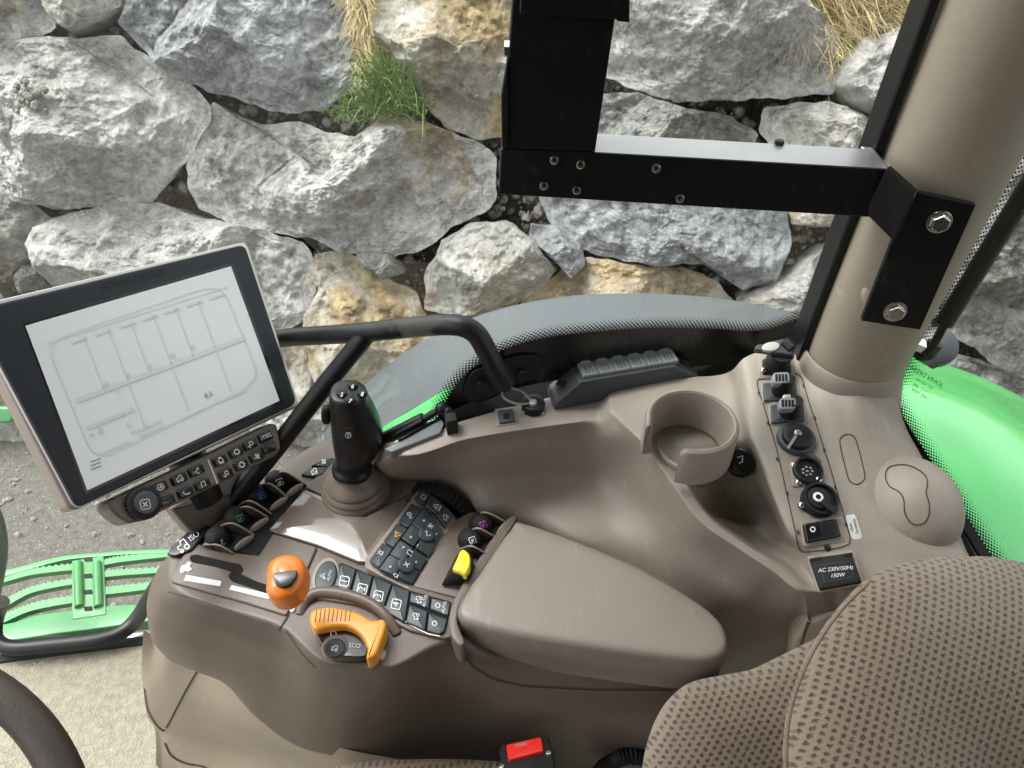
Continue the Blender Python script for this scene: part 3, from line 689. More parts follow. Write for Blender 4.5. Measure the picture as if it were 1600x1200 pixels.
# ================================================================== TRACTOR, OUTSIDE THE GLASS
def VY(px, py, y):
    r = ray(px, py); return CAM + r * (y / r.y)
def surf_obj(S, name, mat, parent=None, thick=0, uvs=None, angle=50):
    m_ = MB(); m_.v = list(S.verts); m_.f = list(S.faces)
    return m_.build(name, mat, parent, angle=angle, thick=thick, uvs=uvs if uvs else [(0, 0)] * len(m_.v))
fen = thing('rear_fender', (.25, 1.0, .3), 'long arched rear wheel fender with a grey outer flare over green paint, outside the glass', 'fender')
xs = [(400,800),(440,758),(500,684),(570,603),(630,552),(700,512),(780,483),(850,468),(920,460),(1000,458),(1080,462),(1150,470),(1210,482),(1260,497),(1330,525)]
rows = []
rows.append([VY(x, y + 2, 1.145) - Vector((0, 0, .05)) for x, y in xs])
rows.append([VY(x, y, 1.14) for x, y in xs])
rows.append([VY(x, y + 10, 1.125) + Vector((0, 0, .006)) for x, y in xs])
xi = [(440,860),(480,800),(530,735),(603,663),(640,641),(700,606),(780,575),(850,556),(920,545),(1000,540),(1080,542),(1150,548),(1210,558),(1260,570),(1330,590)]
mid = [((a[0] + b[0]) / 2, (a[1] + b[1]) / 2) for a, b in zip(xs, xi)]
rows.append([VY(x, y, 1.04) for x, y in mid])
rows.append([VY(x, y, .945) for x, y in xi])
grey = Surf(rows, 5, 6); surf_obj(grey, 'flare', 'fender', fen)
rows = [[VY(x, y + 1, .938) for x, y in xi], [VY(x + 3, y + 34, .87) for x, y in xi], [VY(x + 6, y + 90, .80) for x, y in xi]]
surf_obj(Surf(rows, 5, 6), 'green_body', 'green', fen)
go = [(1290,520),(1340,530),(1395,545),(1440,557),(1480,570),(1540,592),(1600,622),(1680,672),(1760,740),(1850,830)]
rows = [[D(x, y - 1, 1.27) - Vector((0, 0, .25)) for x, y in go], [D(x, y, 1.22) for x, y in go], [D(x, y + 14, 1.17) for x, y in go],
        [D(x - 4, y + 60, 1.06) for x, y in go], [D(x - 12, y + 130, .98) for x, y in go], [D(x - 30, y + 240, .92) for x, y in go], [D(x - 8, y + 400, .86) for x, y in go]]
GS = Surf(rows, 6, 6); surf_obj(GS, 'rear_body', 'green', fen)

# handrail outside the side window
hr = thing('handrail', (-.1, .74, .7), 'bent black tube handrail with a slanting brace, bolted inside the side window', 'handrail')
mb = MB(); tube(mb, [D(330, 545, .915), D(437, 529, .885), D(500, 524, .85), D(560, 520, .81), D(660, 510, .765), D(712, 508, .745), D(742, 520, .745), D(760, 548, .753), D(775, 578, .763), D(790, 600, .778)], .0105, 18, 8)
mb.build('rail_tube', 'black', hr)
mb = MB(); tube(mb, [D(573, 522, .805), D(500, 612, .83), D(430, 702, .84), D(372, 772, .85), D(345, 806, .86)], .0105, 18, 4)
mb.build('brace_tube', 'black', hr)
GL0, GL1 = V(690, 640, .735), V(1165, 560, .74)
gd = (GL1 - GL0); gd.z = 0; gd.normalize(); GPL = Pl(GL0 + Vector((0, 0, 0)), Vector((gd.y, -gd.x, 0)))
for pts in ([(722,618),(735,583),(765,572),(812,556),(842,557),(850,575),(838,592),(800,604),(760,622),(735,628)],):
    mb = MB(); prism(mb, GPL, roundpoly(pts, 12), .003, .006, .001); mb.build('mounting_plate', 'black', hr)
for c in ((752, 600), (816, 583)):
    mb = MB(); disc(mb, GPL.at(c[0], c[1], .006), GPL.n, .006, 0, .005, .001); mb.build('bolt', 'black', hr)

# right side pane with its dotted border
win = thing('side_window', GL0, 'clear side pane with a curved black dotted border along its bottom edge', 'window')
def quad_pane(S, pts, name, parent, mat='glass'):
    m_ = MB(); P = [S.at(x, y) if not isinstance(x, Vector) else x for x, y in pts]; m_.v = P; m_.f = [tuple(range(len(P)))]; return m_.build(name, mat, parent, smooth=False)
a = GPL.at(1160, 560); b_ = GPL.at(600, 690); zt = 1.66
mb = MB()
pb = [(1262, 545), (1180, 556), (1050, 569), (950, 576), (850, 590), (760, 614), (700, 640)]
P = [GPL.at(x, y) for x, y in pb]
q_ = P[-1]
P += [Vector((q_.x - .05, q_.y + .012, q_.z - .05)), Vector((-.17, .655, .60)), Vector((-.28, .735, .42)), Vector((-.45, .745, .12)), Vector((-.62, .735, .012)), Vector((-.95, .735, .012)), Vector((-1.3, .70, .012))]
mb.v = P + [Vector((p.x, p.y, zt)) for p in P]; n_ = len(P)
mb.f = [(i, i + 1, n_ + i + 1, n_ + i) for i in range(n_ - 1)]
mb.build('glass_pane', 'glass', win, smooth=False)
up_ = [(676, 664), (690, 640), (712, 602), (745, 570), (790, 545), (850, 528), (920, 519), (1000, 513), (1060, 512), (1120, 514), (1160, 517), (1200, 514), (1250, 497), (1268, 486)]
lo_ = [(676, 672), (700, 655), (735, 638), (770, 622), (810, 606), (860, 596), (930, 586), (1000, 580), (1060, 575), (1120, 570), (1160, 564), (1200, 558), (1250, 545), (1268, 540)]
up_s = smooth_loop(up_, 6, False); lo_s = smooth_loop(lo_, 6, False)
mb = MB(); n_ = len(up_s)
U3 = [GPL.at(*p, .002) for p in up_s]; L3 = [GPL.at(*p, .002) for p in lo_s]
mb.v = U3 + L3; mb.f = [(i, i + 1, n_ + i + 1, n_ + i) for i in range(n_ - 1)]
mb.build('black_border', 'blackgloss', win, smooth=False)
def frit(S, edge, width, outdir_px, name, parent, mat, h=.002):
    """dotted fringe growing from edge (reference px polyline); uv in metres"""
    P = [S.at(*p, h) for p in edge]; m_ = MB(); uv = []; l = 0; n = len(P)
    for i in range(n):
        if i: l += (P[i] - P[i - 1]).length
        a, b = P[max(0, i - 1)], P[min(n - 1, i + 1)]; t = (b - a).normalized(); o = S.n.cross(t).normalized()
        q = S.at(edge[i][0] + outdir_px[0], edge[i][1] + outdir_px[1], h) - P[i]
        if o.dot(q) < 0: o = -o
        m_.v += [P[i], P[i] + o * width]; uv += [(l, 0), (l, width)]
    m_.f = [(2 * i, 2 * i + 2, 2 * i + 3, 2 * i + 1) for i in range(n - 1)]
    return m_.build(name, mat, parent, smooth=False, uvs=uv)
frit(GPL, up_s, .015, (-20, -40), 'dotted_fringe', win, fritmat(.015))
# rubber seal and sill strip under the side pane
mb = MB(); sl_hi = smooth_loop([(622, 687), (640, 678), (690, 650), (760, 618), (850, 592), (950, 578), (1050, 571), (1180, 560)], 6, False)
sl_lo = smooth_loop([(622, 692), (640, 688), (700, 668), (780, 640), (860, 620), (950, 606), (1050, 598), (1180, 585)], 6, False)
A_ = [V(*p, .742) for p in sl_hi]; B_ = [V(*p, .728) for p in sl_lo]; n_ = len(A_)
mb.v = A_ + B_ + [p - Vector((0, 0, .03)) for p in B_]; mb.f = [(i, i + 1, n_ + i + 1, n_ + i) for i in range(n_ - 1)] + [(n_ + i, n_ + i + 1, 2 * n_ + i + 1, 2 * n_ + i) for i in range(n_ - 1)]
ws = mb.build('window_sill', 'blackmatt', uvs=[(0, 0)] * len(mb.v)); tag(ws, 'dark rubber sill strip running along the foot of the side pane', 'sill')
SILL = pl3(V(600, 700, .735), V(900, 600, .735), V(1100, 590, .735))
mb = MB(); prism(mb, SILL, roundpoly([(600, 701), (690, 655), (694, 662), (688, 676), (612, 706)], 2), -.006, .004, .001)
mb.build('grey_insert', 'strip', ws)
# gas strut of the side window, low
gs = thing('window_strut', D(690, 645, .80), 'thin black gas strut lying along the sill behind the joystick', 'gas strut')
mb = MB(); tube(mb, [D(585, 694, .827), D(604, 684, .822), D(662, 655, .81)], .0075, 14, 2, smooth=False); mb.build('cylinder', 'blackgloss', gs)
mb = MB(); tube(mb, [D(660, 656, .81), D(690, 638, .803)], .004, 12, 2, smooth=False); blob(mb, D(690, 638, .80), RT * .007, FW * .007, UP * .007, 14, 8); blob(mb, D(700, 643, .80), RT * .006, FW * .006, UP * .006, 14, 8); mb.build('ball_joint', 'black', gs)
mb = MB(); prism(mb, SILL, [(694, 645), (712, 642), (715, 656), (698, 660)], -.005, .018, .002); mb.build('bracket', 'blackmatt', gs)

# rear quarter pane right of the pillar
q0, q1 = V(1392, 622, .745), V(1552, 872, .69)
qd = q1 - q0; qd.z = 0; qd.normalize(); QPL = Pl(q0, Vector((qd.y, -qd.x, 0)))
qw = thing('quarter_window', q0, 'rear quarter pane right of the pillar with a black dotted border and mirrored glass stamp', 'window')
mb = MB(); e0 = q0 - Vector((0, 0, .02)); e1 = q1 + qd * .5 - Vector((0, 0, .08)); mb.v = [e0, e1, Vector((e1.x, e1.y, zt)), Vector((e0.x, e0.y, zt))]; mb.f = [(0, 1, 2, 3)]
mb.build('glass_pane', 'glass', qw, smooth=False)
edge = smooth_loop([(1660, 60), (1600, 192), (1560, 268), (1520, 345), (1480, 423), (1440, 500), (1404, 572), (1392, 600), (1394, 622), (1406, 648), (1440, 706), (1480, 768), (1520, 832), (1560, 895), (1600, 960)], 5, False)
inner = smooth_loop([(1640, 60), (1578, 192), (1538, 268), (1500, 345), (1460, 423), (1420, 500), (1386, 572), (1378, 600), (1380, 625), (1390, 655), (1422, 712), (1462, 774), (1502, 838), (1542, 901), (1582, 966)], 5, False)
mb = MB(); n_ = len(edge); mb.v = [QPL.at(*p, .002) for p in edge] + [QPL.at(*p, .002) for p in inner]; mb.f = [(i, i + 1, n_ + i + 1, n_ + i) for i in range(n_ - 1)]
mb.build('black_border', 'blackgloss', qw, smooth=False)
frit(QPL, edge, .024, (40, -12), 'dotted_fringe', qw, fritmat(.024))
mb = MB(); u_, v_ = (-.86, -.5), (.52, -.84)
text(mb, QPL, 'JOHN DEERE', (1447, 588), 7.5, u_, v_, .003); text(mb, QPL, '431 AS2 M31', (1443, 599), 4.5, u_, v_, .003); text(mb, QPL, '* * * *  43R', (1439, 607), 4.5, u_, v_, .003); text(mb, QPL, 'AS2  TEMP', (1436, 615), 4.5, u_, v_, .003)
mb.build('glass_stamp', 'blackgloss', qw, smooth=False)
# sill members between console and rear quarter pane
rs_ = thing('rear_sill', V(1450, 720, .70), 'grey metal sill strip with a black seal between the side console and the rear quarter pane', 'sill')
SR = pl3(V(1390, 630, .735), V(1540, 870, .695), V(1500, 880, .69))
mb = MB(); prism(mb, SR, [(1380, 600), (1397, 640), (1550, 880), (1590, 940), (1560, 960), (1505, 885), (1375, 680), (1360, 600)], -.02, 0, .001); mb.build('metal_strip', 'silver' if False else 'strip', rs_)
mb = MB(); prism(mb, SR, [(1392, 622), (1402, 636), (1560, 884), (1600, 950), (1588, 955), (1545, 890), (1388, 640)], 0, .004, .001); mb.build('seal', 'blackmatt', rs_)
mb = MB(); prism(mb, SR, [(1398, 668), (1406, 672), (1432, 722), (1424, 724)], 0, .003, .0006); prism(mb, SR, [(1486, 812), (1494, 812), (1524, 868), (1512, 870)], 0, .003, .0006); mb.build('gap', 'hole', rs_)

# round cap outside the quarter pane
mb = MB(); lathe(mb, D(1464, 541, .93), (CAM - D(1464, 541, .93)).normalized() + Vector((.1, 0, .3)), [(.024, -.012), (.0245, -.004), (.023, .002), (.017, .007), (.008, .009), (.001, .0095)], 32)
hc = mb.build('hinge_cap', 'slate'); tag(hc, 'round grey cap on the quarter pane behind the lower end of the gas strut', 'cap')
mb = MB(); disc(mb, D(1458, 569, .915), (CAM - D(1458, 569, .92)).normalized(), .006, 0, .006, .001, 6); mb.build('screw', 'blackmatt', hc)
# gas strut of the rear window
st = thing('gas_strut', D(1475, 510, .74), 'black gas strut running up beside the dotted border right of the pillar', 'gas strut')
mb = MB(); tube(mb, [D(1672, 190, .62), D(1606, 294, .655), D(1476, 504, .75)], .0088, 20, 2, smooth=False); mb.build('cylinder', 'black', st)
mb = MB(); tube(mb, [D(1479, 501, .748), D(1452, 552, .768)], .0042, 14, 2, smooth=False); mb.build('rod', 'blackgloss', st)
mb = MB(); tube(mb, [D(1462, 536, .766), D(1446, 556, .775)], .0078, 16, 2, smooth=False); blob(mb, D(1442, 553, .775), RT * .009, FW * .009, UP * .008, 16, 10); mb.build('end_fitting', 'black', st)
mb = MB(); tube(mb, [D(1392, 524, .735), D(1416, 532, .735)], .0125, 20, 2, smooth=False); mb.build('collar', 'pillar', st)
mb = MB(); tube(mb, [D(1412, 530, .735), D(1438, 540, .745)], .0075, 6, 2, smooth=False); mb.build('hex_stud', 'chrome', st, angle=20)

# ================================================================== CAB STRUCTURE
pb0 = V(1345, 575, .77); PC0 = Vector((.350, .605, .60))
pil = thing('cab_pillar', PC0, 'thick round beige roof pillar rising at the right', 'pillar')
mb = MB(); tube(mb, [PC0 + Vector((0, 0, .04)), PC0 + Vector((.003, 0, .22)), PC0 + Vector((.013, -.003, .42)), PC0 + Vector((.022, -.006, .62)), PC0 + Vector((.036, -.012, 1.1))], lambda t: .0465 + .005 * min(1, t * 1.6), 64, 8); mb.build('post', 'pillar', pil)
mb = MB(); blob(mb, D(1366, 462, .695), RT * .012, UP * .016, FW * .006, 18, 10); mb.build('plug', 'pillar', pil)
# window seal strip seen left of the pillar
mb = MB(); a0, a1 = PC0 + Vector((-.0520, .020, .10)), PC0 + Vector((-.0250, .012, 1.06))
box(mb, (a0 + a1) / 2, Vector((.0045, 0, 0)), Vector((0, .016, 0)), (a1 - a0) / 2)
mb.build('window_frame', 'black', pil, bevel=.003)
# roof and the parts of the cab round the camera
rf = thing('cab_roof', (0, 0, 1.66), 'beige cab roof lining overhead, out of the picture', 'roof')
mb = MB(); box(mb, Vector((0, -.12, 1.80)), Vector((.95, 0, 0)), Vector((0, .76, 0)), Vector((0, 0, .07))); mb.build('headliner', 'headliner', rf, bevel=.03)
# carpeted cab floor
CF = Pl((0, 0, 0), UPZ)
mb = MB(); pts = [(-700, 1100), (-200, 1050), (0, 1031), (100, 1018), (180, 1008), (245, 1001), (330, 996), (600, 996), (900, 1010)]
P = [V(x, y, 0) for x, y in pts]; P = [Vector((p.x, p.y, 0)) for p in P] + [Vector((.9, .7, 0)), Vector((.9, -.9, 0)), Vector((-1.5, -.9, 0))]
rings(mb, [[p - UPZ * .03 for p in P], P]); cfo = mb.build('cab_floor', 'carpet', smooth=False); tag(cfo, 'beige carpeted cab floor', kind='structure')
ds = thing('door_sill', V(120, 1010, 0), 'thin black and silver door sill along the edge of the carpet', 'sill')
mb = MB(); prism(mb, CF, [(-300, 1052), (0, 1022), (100, 1009), (180, 999), (260, 990), (266, 998), (245, 1003), (180, 1011), (100, 1021), (0, 1034), (-300, 1065)], -.04, .006, .001); mb.build('rubber_seal', 'blackmatt', ds)
mb = MB(); prism(mb, CF, [(-300, 1046), (0, 1016), (100, 1003), (180, 993), (260, 983), (262, 990), (180, 999), (100, 1009), (0, 1022), (-300, 1052)], -.04, .002, .0008); mb.build('metal_trim', 'silver', ds)
# rear wall and posts, plus an added left panel that blocks window light
cw = thing('cab_wall_and_blocker', (0, -.8, 0), 'unseen lower cab wall behind the driver, plus an added dark side panel blocking light', 'wall')
mb = MB(); box(mb, Vector((0, -.84, .87)), Vector((.9, 0, 0)), Vector((0, .03, 0)), Vector((0, 0, .87))); mb.build('side_light_blocker', 'blackmatt', cw)  # added opaque panel where door glass would be, keeps the console side dark
mb = MB(); box(mb, Vector((.93, -.35, .45)), Vector((.03, 0, 0)), Vector((0, .45, 0)), Vector((0, 0, .45))); mb.build('rear_panel', 'taupe', cw)
mb = MB(); box(mb, Vector((.90, -.78, 1.3)), Vector((.05, 0, 0)), Vector((0, .05, 0)), Vector((0, 0, .4))); mb.build('rear_post', 'pillar', cw)
mb = MB(); box(mb, Vector((-.1, -.84, 1.3)), Vector((.05, 0, 0)), Vector((0, .03, 0)), Vector((0, 0, .4))); mb.build('door_post', 'pillar', cw)

# green step outside the front of the cab
sp = thing('access_step', V(120, 930, -.15), 'green serrated metal access step outside the cab door', 'step')
SP = Pl((0, 0, -.15), UPZ)
def serr(mb_, top, bot, h0=-.014, h1=0):
    a = smooth_loop(top, 16, False); b = smooth_loop(bot, 16, False)
    A_ = [SP.at(p[0], p[1] + (1.5 if i % 2 else -1.2), h1) for i, p in enumerate(a)]; B_ = [SP.at(*p, h1) for p in b]; n_ = len(A_)
    k = len(mb_.v); dz = UPZ * (h1 - h0); mb_.v += A_ + B_ + [p - dz for p in A_] + [p - dz for p in B_]
    for i in range(n_ - 1):
        mb_.f += [(k + i, k + i + 1, k + n_ + i + 1, k + n_ + i), (k + i, k + 2 * n_ + i, k + 2 * n_ + i + 1, k + i + 1), (k + n_ + i, k + n_ + i + 1, k + 3 * n_ + i + 1, k + 3 * n_ + i)]
mb = MB()
# outer rim and front tread
prism(mb, SP, smooth_loop([(-60, 992), (0, 998), (20, 1000), (90, 990), (180, 978), (250, 966), (262, 950), (200, 944), (120, 952), (60, 960), (10, 974), (-60, 978)], 4), -.03, 0, .003); mb.build('front_tread', 'stepgreen', sp)
# cross bars left of the ribs and right of the ribs
for L_, R2 in ((([(-60, 915), (0, 903), (50, 888), (118, 880)], [(-60, 921), (0, 911), (50, 898), (118, 890)]), ([(152, 877), (190, 868), (262, 862)], [(152, 885), (190, 878), (262, 870)])),
              (([(-60, 952), (0, 938), (50, 916), (118, 902)], [(-60, 962), (0, 951), (50, 926), (118, 912)]), ([(152, 893), (190, 889), (262, 886)], [(152, 903), (190, 899), (262, 894)])),
              (([(-40, 978), (0, 962), (50, 942), (118, 929)], [(-40, 988), (0, 975), (50, 954), (118, 941)]), ([(152, 918), (190, 914), (262, 906)], [(152, 930), (190, 926), (262, 917)]))):
    for t_, b2 in (L_, R2):
        mb = MB(); serr(mb, t_, b2); mb.build('tread_bar', 'stepgreen', sp)
mb = MB(); prism(mb, SP, smooth_loop([(-60, 905), (0, 893), (50, 880), (100, 868), (150, 864), (200, 860), (270, 858), (270, 863), (200, 866), (150, 870), (100, 875), (50, 888), (0, 902), (-60, 915)], 3), -.03, .001, .001); mb.build('rear_rim', 'stepgreen', sp)
mb = MB(); prism(mb, SP, [(112, 876), (162, 868), (166, 960), (112, 968)], -.012, .0015, .002); mb.build('centre_plate', 'stepgreen', sp)
for xx in (122, 152):
    mb = MB(); tube(mb, [SP.at(xx, 880, .003), SP.at(xx + 1, 920, .005), SP.at(xx + 2, 948, .003)], .0095, 12, 4); mb.build('rib', 'stepgreen', sp)
for yy in (874, 900, 925, 951):
    mb = MB(); prism(mb, SP, roundpoly([(131, yy - 3), (144, yy - 4), (145, yy + 3), (132, yy + 4)], 1.5), .0005, .002, 0); mb.build('drain_slot', 'hole', sp)
# grab tube in front of the step
mb = MB(); tube(mb, [V(2, 940, .10), V(-8, 972, .05), V(-6, 1000, .03), V(20, 1012, .03), V(80, 1008, .03), V(150, 1000, .03), V(190, 988, .03), V(215, 965, .04), V(236, 930, .08), V(256, 900, .14)], .0135, 18, 8)
gt = mb.build('grab_tube', 'black'); tag(gt, 'bent black grab tube in front of the green step, low at the left', 'grab rail')
mb = MB(); tube(mb, [D(-52, 740, 1.5), D(-18, 800, 1.5), D(-6, 850, 1.5), D(-12, 905, 1.5), D(-30, 980, 1.5)], .020, 14, 6)
tag(mb.build('door_frame', 'dkgreen'), 'dark green frame edge cut by the left border of the photo', 'frame')
mb = MB(); S_ = pl3(D(0, 640, 1.2), D(20, 640, 1.2), D(10, 660, 1.2)); prism(mb, S_, roundpoly([(-40, 634), (18, 636), (20, 660), (-40, 664)], 8), -.03, 0, .004)
tag(mb.build('green_handle', 'stepgreen'), 'small green end of a handle at the left edge, below the monitor corner', 'handle')
# steering wheel
sw = thing('steering_wheel', (-.46, .02, .80), 'dark brown steering wheel rim cut by the bottom left corner', 'steering wheel')
c_ = Vector((-.515, .140, .64)); ax = (Vector((.18, -.42, 1))).normalized(); u_, v_, _a = basis(ax)
mb = MB(); tube(mb, [c_ + (u_ * math.cos(2 * math.pi * i / 48) + v_ * math.sin(2 * math.pi * i / 48)) * .19 for i in range(48)], .0155, 20, 2, closed=True); mb.build('rim', 'wheel', sw)
mb = MB(); lathe(mb, c_ - ax * .07, ax, [(.06, 0), (.065, .02), (.06, .035), (.04, .042), (.001, .044)], 32); mb.build('hub', 'wheel', sw)
for k in range(3):
    a = k * 2.094 + 2.5; e = c_ + (u_ * math.cos(a) + v_ * math.sin(a)) * .185; mb = MB(); tube(mb, [c_ - ax * .05 + (e - c_) * .2, c_ - ax * .03 + (e - c_) * .6, e], .011, 12, 4); mb.build('spoke', 'wheel', sw)
mb = MB(); tube(mb, [c_ - ax * .06, Vector((-.55, .3, 0))], .035, 16, 1, smooth=False); mb.build('column', 'taupe', sw)

# ================================================================== SIDE CONSOLE
sc_ = thing('side_console', V(1150, 700, .6), 'taupe moulded side console with tray, cup holder and socket panel under the window', 'side console')
T = [
 [(560,716,.60),(625,690,.735),(722,658,.735),(822,630,.735),(900,612,.735),(930,607,.735),(945,605,.738),(955,604,.745),(985,600,.748),(1050,593,.75),(1100,588,.75),(1135,583,.755),(1148,575,.768),(1162,560,.778),(1220,540,.787),(1285,535,.795),(1340,560,.80),(1386,592,.79),(1400,604,.75)],
 [(560,738,.60),(632,712,.733),(730,686,.733),(832,669,.733),(900,660,.733),(932,655,.733),(945,645,.740),(955,636,.747),(985,630,.748),(1050,625,.75),(1110,616,.75),(1143,608,.756),(1156,600,.766),(1170,590,.774),(1232,574,.780),(1298,592,.786),(1348,618,.786),(1394,632,.775),(1408,640,.73)],
 [(560,755,.58),(636,728,.69),(738,702,.708),(840,688,.706),(905,680,.709),(942,678,.722),(962,668,.736),(972,657,.746),(1005,655,.746),(1060,652,.748),(1115,645,.748),(1149,640,.755),(1163,632,.764),(1180,624,.770),(1244,612,.774),(1302,628,.778),(1354,650,.778),(1402,662,.765),(1420,672,.72)],
 [(566,790,.56),(655,765,.60),(752,745,.662),(850,738,.657),(925,735,.662),(975,727,.690),(1004,714,.722),(1014,702,.742),(1040,698,.742),(1075,697,.744),(1120,692,.745),(1158,686,.752),(1174,678,.762),(1194,672,.765),(1262,657,.767),(1318,674,.769),(1370,690,.768),(1424,702,.757),(1442,714,.71)],
 [(590,835,.55),(680,812,.58),(775,795,.632),(865,790,.634),(940,792,.636),(1000,790,.655),(1044,782,.705),(1060,768,.736),(1074,762,.736),(1092,772,.712),(1135,766,.700),(1178,752,.715),(1194,738,.752),(1213,732,.757),(1286,718,.759),(1338,732,.76),(1392,742,.759),(1448,748,.750),(1467,760,.70)],
 [(630,870,.55),(720,850,.57),(812,835,.60),(895,838,.626),(962,850,.622),(1028,848,.640),(1080,832,.695),(1098,818,.728),(1110,812,.728),(1124,812,.690),(1156,806,.672),(1200,796,.690),(1212,786,.742),(1230,782,.747),(1304,770,.749),(1354,782,.75),(1412,794,.75),(1474,802,.742),(1492,812,.69)],
 [(680,910,.54),(770,895,.56),(850,885,.58),(925,895,.59),(990,912,.592),(1060,905,.620),(1134,874,.685),(1154,857,.718),(1166,853,.718),(1178,852,.690),(1200,848,.676),(1222,840,.690),(1232,832,.733),(1248,830,.738),(1322,820,.740),(1376,832,.741),(1432,844,.741),(1494,852,.733),(1512,862,.68)],
 [(740,950,.54),(830,945,.55),(905,945,.57),(970,960,.57),(1035,985,.565),(1110,975,.580),(1188,918,.668),(1208,893,.710),(1222,888,.710),(1236,882,.704),(1246,876,.704),(1254,870,.712),(1262,866,.722),(1272,864,.728),(1340,862,.731),(1394,874,.732),(1452,888,.732),(1522,900,.724),(1540,912,.67)],
 [(800,1000,.58),(890,1000,.575),(960,1005,.56),(1025,1025,.53),(1085,1050,.50),(1150,1020,.53),(1218,960,.62),(1250,925,.702),(1266,925,.704),(1280,925,.706),(1290,922,.708),(1298,920,.711),(1306,920,.714),(1316,920,.717),(1372,918,.720),(1420,930,.722),(1476,940,.722),(1548,950,.715),(1566,960,.66)],
 [(850,1060,.50),(940,1060,.49),(1000,1060,.48),(1060,1070,.46),(1120,1090,.43),(1180,1060,.45),(1240,1005,.54),(1262,962,.640),(1280,960,.645),(1296,958,.65),(1308,955,.655),(1316,955,.66),(1324,955,.665),(1336,955,.67),(1390,955,.68),(1440,968,.69),(1500,975,.69),(1570,985,.69),(1590,995,.64)],
]
T.append([(x + 6, y + 75, z - .13) for x, y, z in T[-1]]); CON = Surf([[V(*p) for p in r] for r in T], 9, 9)
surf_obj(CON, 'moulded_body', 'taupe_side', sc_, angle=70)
def PS(c, r=10):
    """local tangent plane of the console at a reference pixel"""
    a, b, d = CON.at(c[0] - r, c[1]), CON.at(c[0] + r, c[1]), CON.at(c[0], c[1] + r); q = pl3(a, b, d); q.p = CON.at(*c); return q
# cup holder
cup = V(1082, 655, .792); cz = cup.z
mb = MB(); g0, g1 = R(186), R(246)       # gap of the slot
def cring(r0, r1, z0, z1, n=64):
    k = len(mb.v); a0, a1 = g1, g0 + 2 * math.pi
    prof = [(r1, z0), (r1 + .0005, z1 - .005), (r1 - .001, z1 - .0015), (r1 - .004, z1), (r0 + .003, z1), (r0 + .0008, z1 - .0015), (r0, z1 - .005), (r0 - .003, z0)]
    m = len(prof)
    for i in range(n + 1):
        t = a0 + (a1 - a0) * i / n
        # ends of the wall roll over
        e = min(i, n - i); dz = -.004 * max(0, 1 - e / 1.5) ** 2
        for r, z in prof: mb.v.append(Vector((cup.x + math.cos(t) * r, cup.y + math.sin(t) * r, z + (dz if z > z0 else 0))))
    for i in range(n):
        for j in range(m): mb.f.append((k + i * m + j, k + i * m + (j + 1) % m, k + (i + 1) * m + (j + 1) % m, k + (i + 1) * m + j))
    mb.f.append(tuple(range(k, k + m))); mb.f.append(tuple(range(k + n * m, k + n * m + m))[::-1])
cring(.0378, .0437, cz - .043, cz)
ch = mb.build('cup_holder', 'taupe_side', sc_, angle=40)
mb = MB(); lathe(mb, Vector((cup.x + .010, cup.y + .010, cz - .043)), UPZ, [(.022, -.070), (.034, -.008), (.036, -.002), (.034, -.001), (.036, -.004), (.020, -.006), (.001, -.006)], 48, cap0=False); mb.build('cup_base', 'taupe_side', ch)
# pocket behind the cup: round button
p_ = PS((1157, 718)); c0 = D(1157, 720, (CON.at(1157, 718) - CAM).dot(FW) - .012); ax = (CAM - c0).normalized() + Vector((-.1, .1, .25))
mb = MB(); disc(mb, c0, ax, .0145, -.012, .004, .002, 32); bt = mb.build('round_socket', 'black', sc_)
mb = MB(); disc(mb, c0 + ax.normalized() * .004, ax, .0112, 0, .0035, .0015, 32); mb.build('socket_plug', 'blackgloss', bt)
mb = MB(); q = Pl(c0 + ax.normalized() * .0078, ax); ribbon(mb, q, [(1152, 715), (1160, 712), (1160, 722), (1154, 724)], 1.6, .0003); mb.build('plug_mark', 'icon', bt, smooth=False)
# socket panel seams
mb = MB()
loop = [(1183,600),(1187,592),(1210,586),(1232,584),(1246,585),(1254,594),(1262,622),(1284,690),(1303,752),(1322,818),(1328,845),(1320,853),(1300,858),(1262,862),(1250,858),(1244,836),(1230,775),(1214,705),(1198,650),(1186,612),(1183,600)]
ribbon(mb, CON, smooth_loop(loop[:-1], 4) + [loop[0]], 1.5, .0006)
ribbon(mb, CON, smooth_loop([(1312,690),(1316,682),(1324,679),(1332,681),(1338,690),(1346,720),(1351,742),(1349,751),(1340,757),(1330,754),(1325,746),(1316,712)], 4) + [(1312,690)], 1.5, .0006)
for c in ((1186, 615), (1200, 662), (1214, 718), (1230, 772), (1247, 832), (1256, 604), (1273, 654), (1288, 704), (1305, 762), (1322, 820)): ribbon(mb, CON, [(c[0] - 1, c[1] - 3), (c[0] + 1, c[1] + 3)], 3.4, .0007)
mb.build('panel_seam', 'seam', sc_, smooth=False)
# parts on the panel -------------------------------------------------
def raised(c, w, h, u, mat, name, parent, hh=.002, bev=.001, rad=3, S=None, h0=-.002):
    m_ = MB(); prism(m_, S or PS(c), roundpoly(rectpx(c, w, h, u), rad), h0, hh, bev); return m_.build(name, mat, parent)
def screw(c, parent, S=None, r=.0032, mat='chrome', hh=.002):
    m_ = MB(); S = S or PS(c, 5); blob(m_, S.at(c[0], c[1], hh), *[q * r for q in basis(S.n)[:2]], S.n * r * .55, 16, 8); o = m_.build('screw', mat, parent)
    m_ = MB(); disc(m_, S.at(c[0], c[1], hh + r * .5), S.n, r * .35, 0, r * .12, .0001, 6); m_.build('recess', 'hole', o); return o
uP = (1, -.06)
s1 = raised((1213, 572), 58, 36, uP, 'taupe_side', 'camera_socket', sc_, .0025)
mb = MB(); b = PS((1213, 568)); prism(mb, b, roundpoly(rectpx((1214, 571), 44, 24, uP), 3), 0, .005, .001); mb.build('flange', 'black', s1)
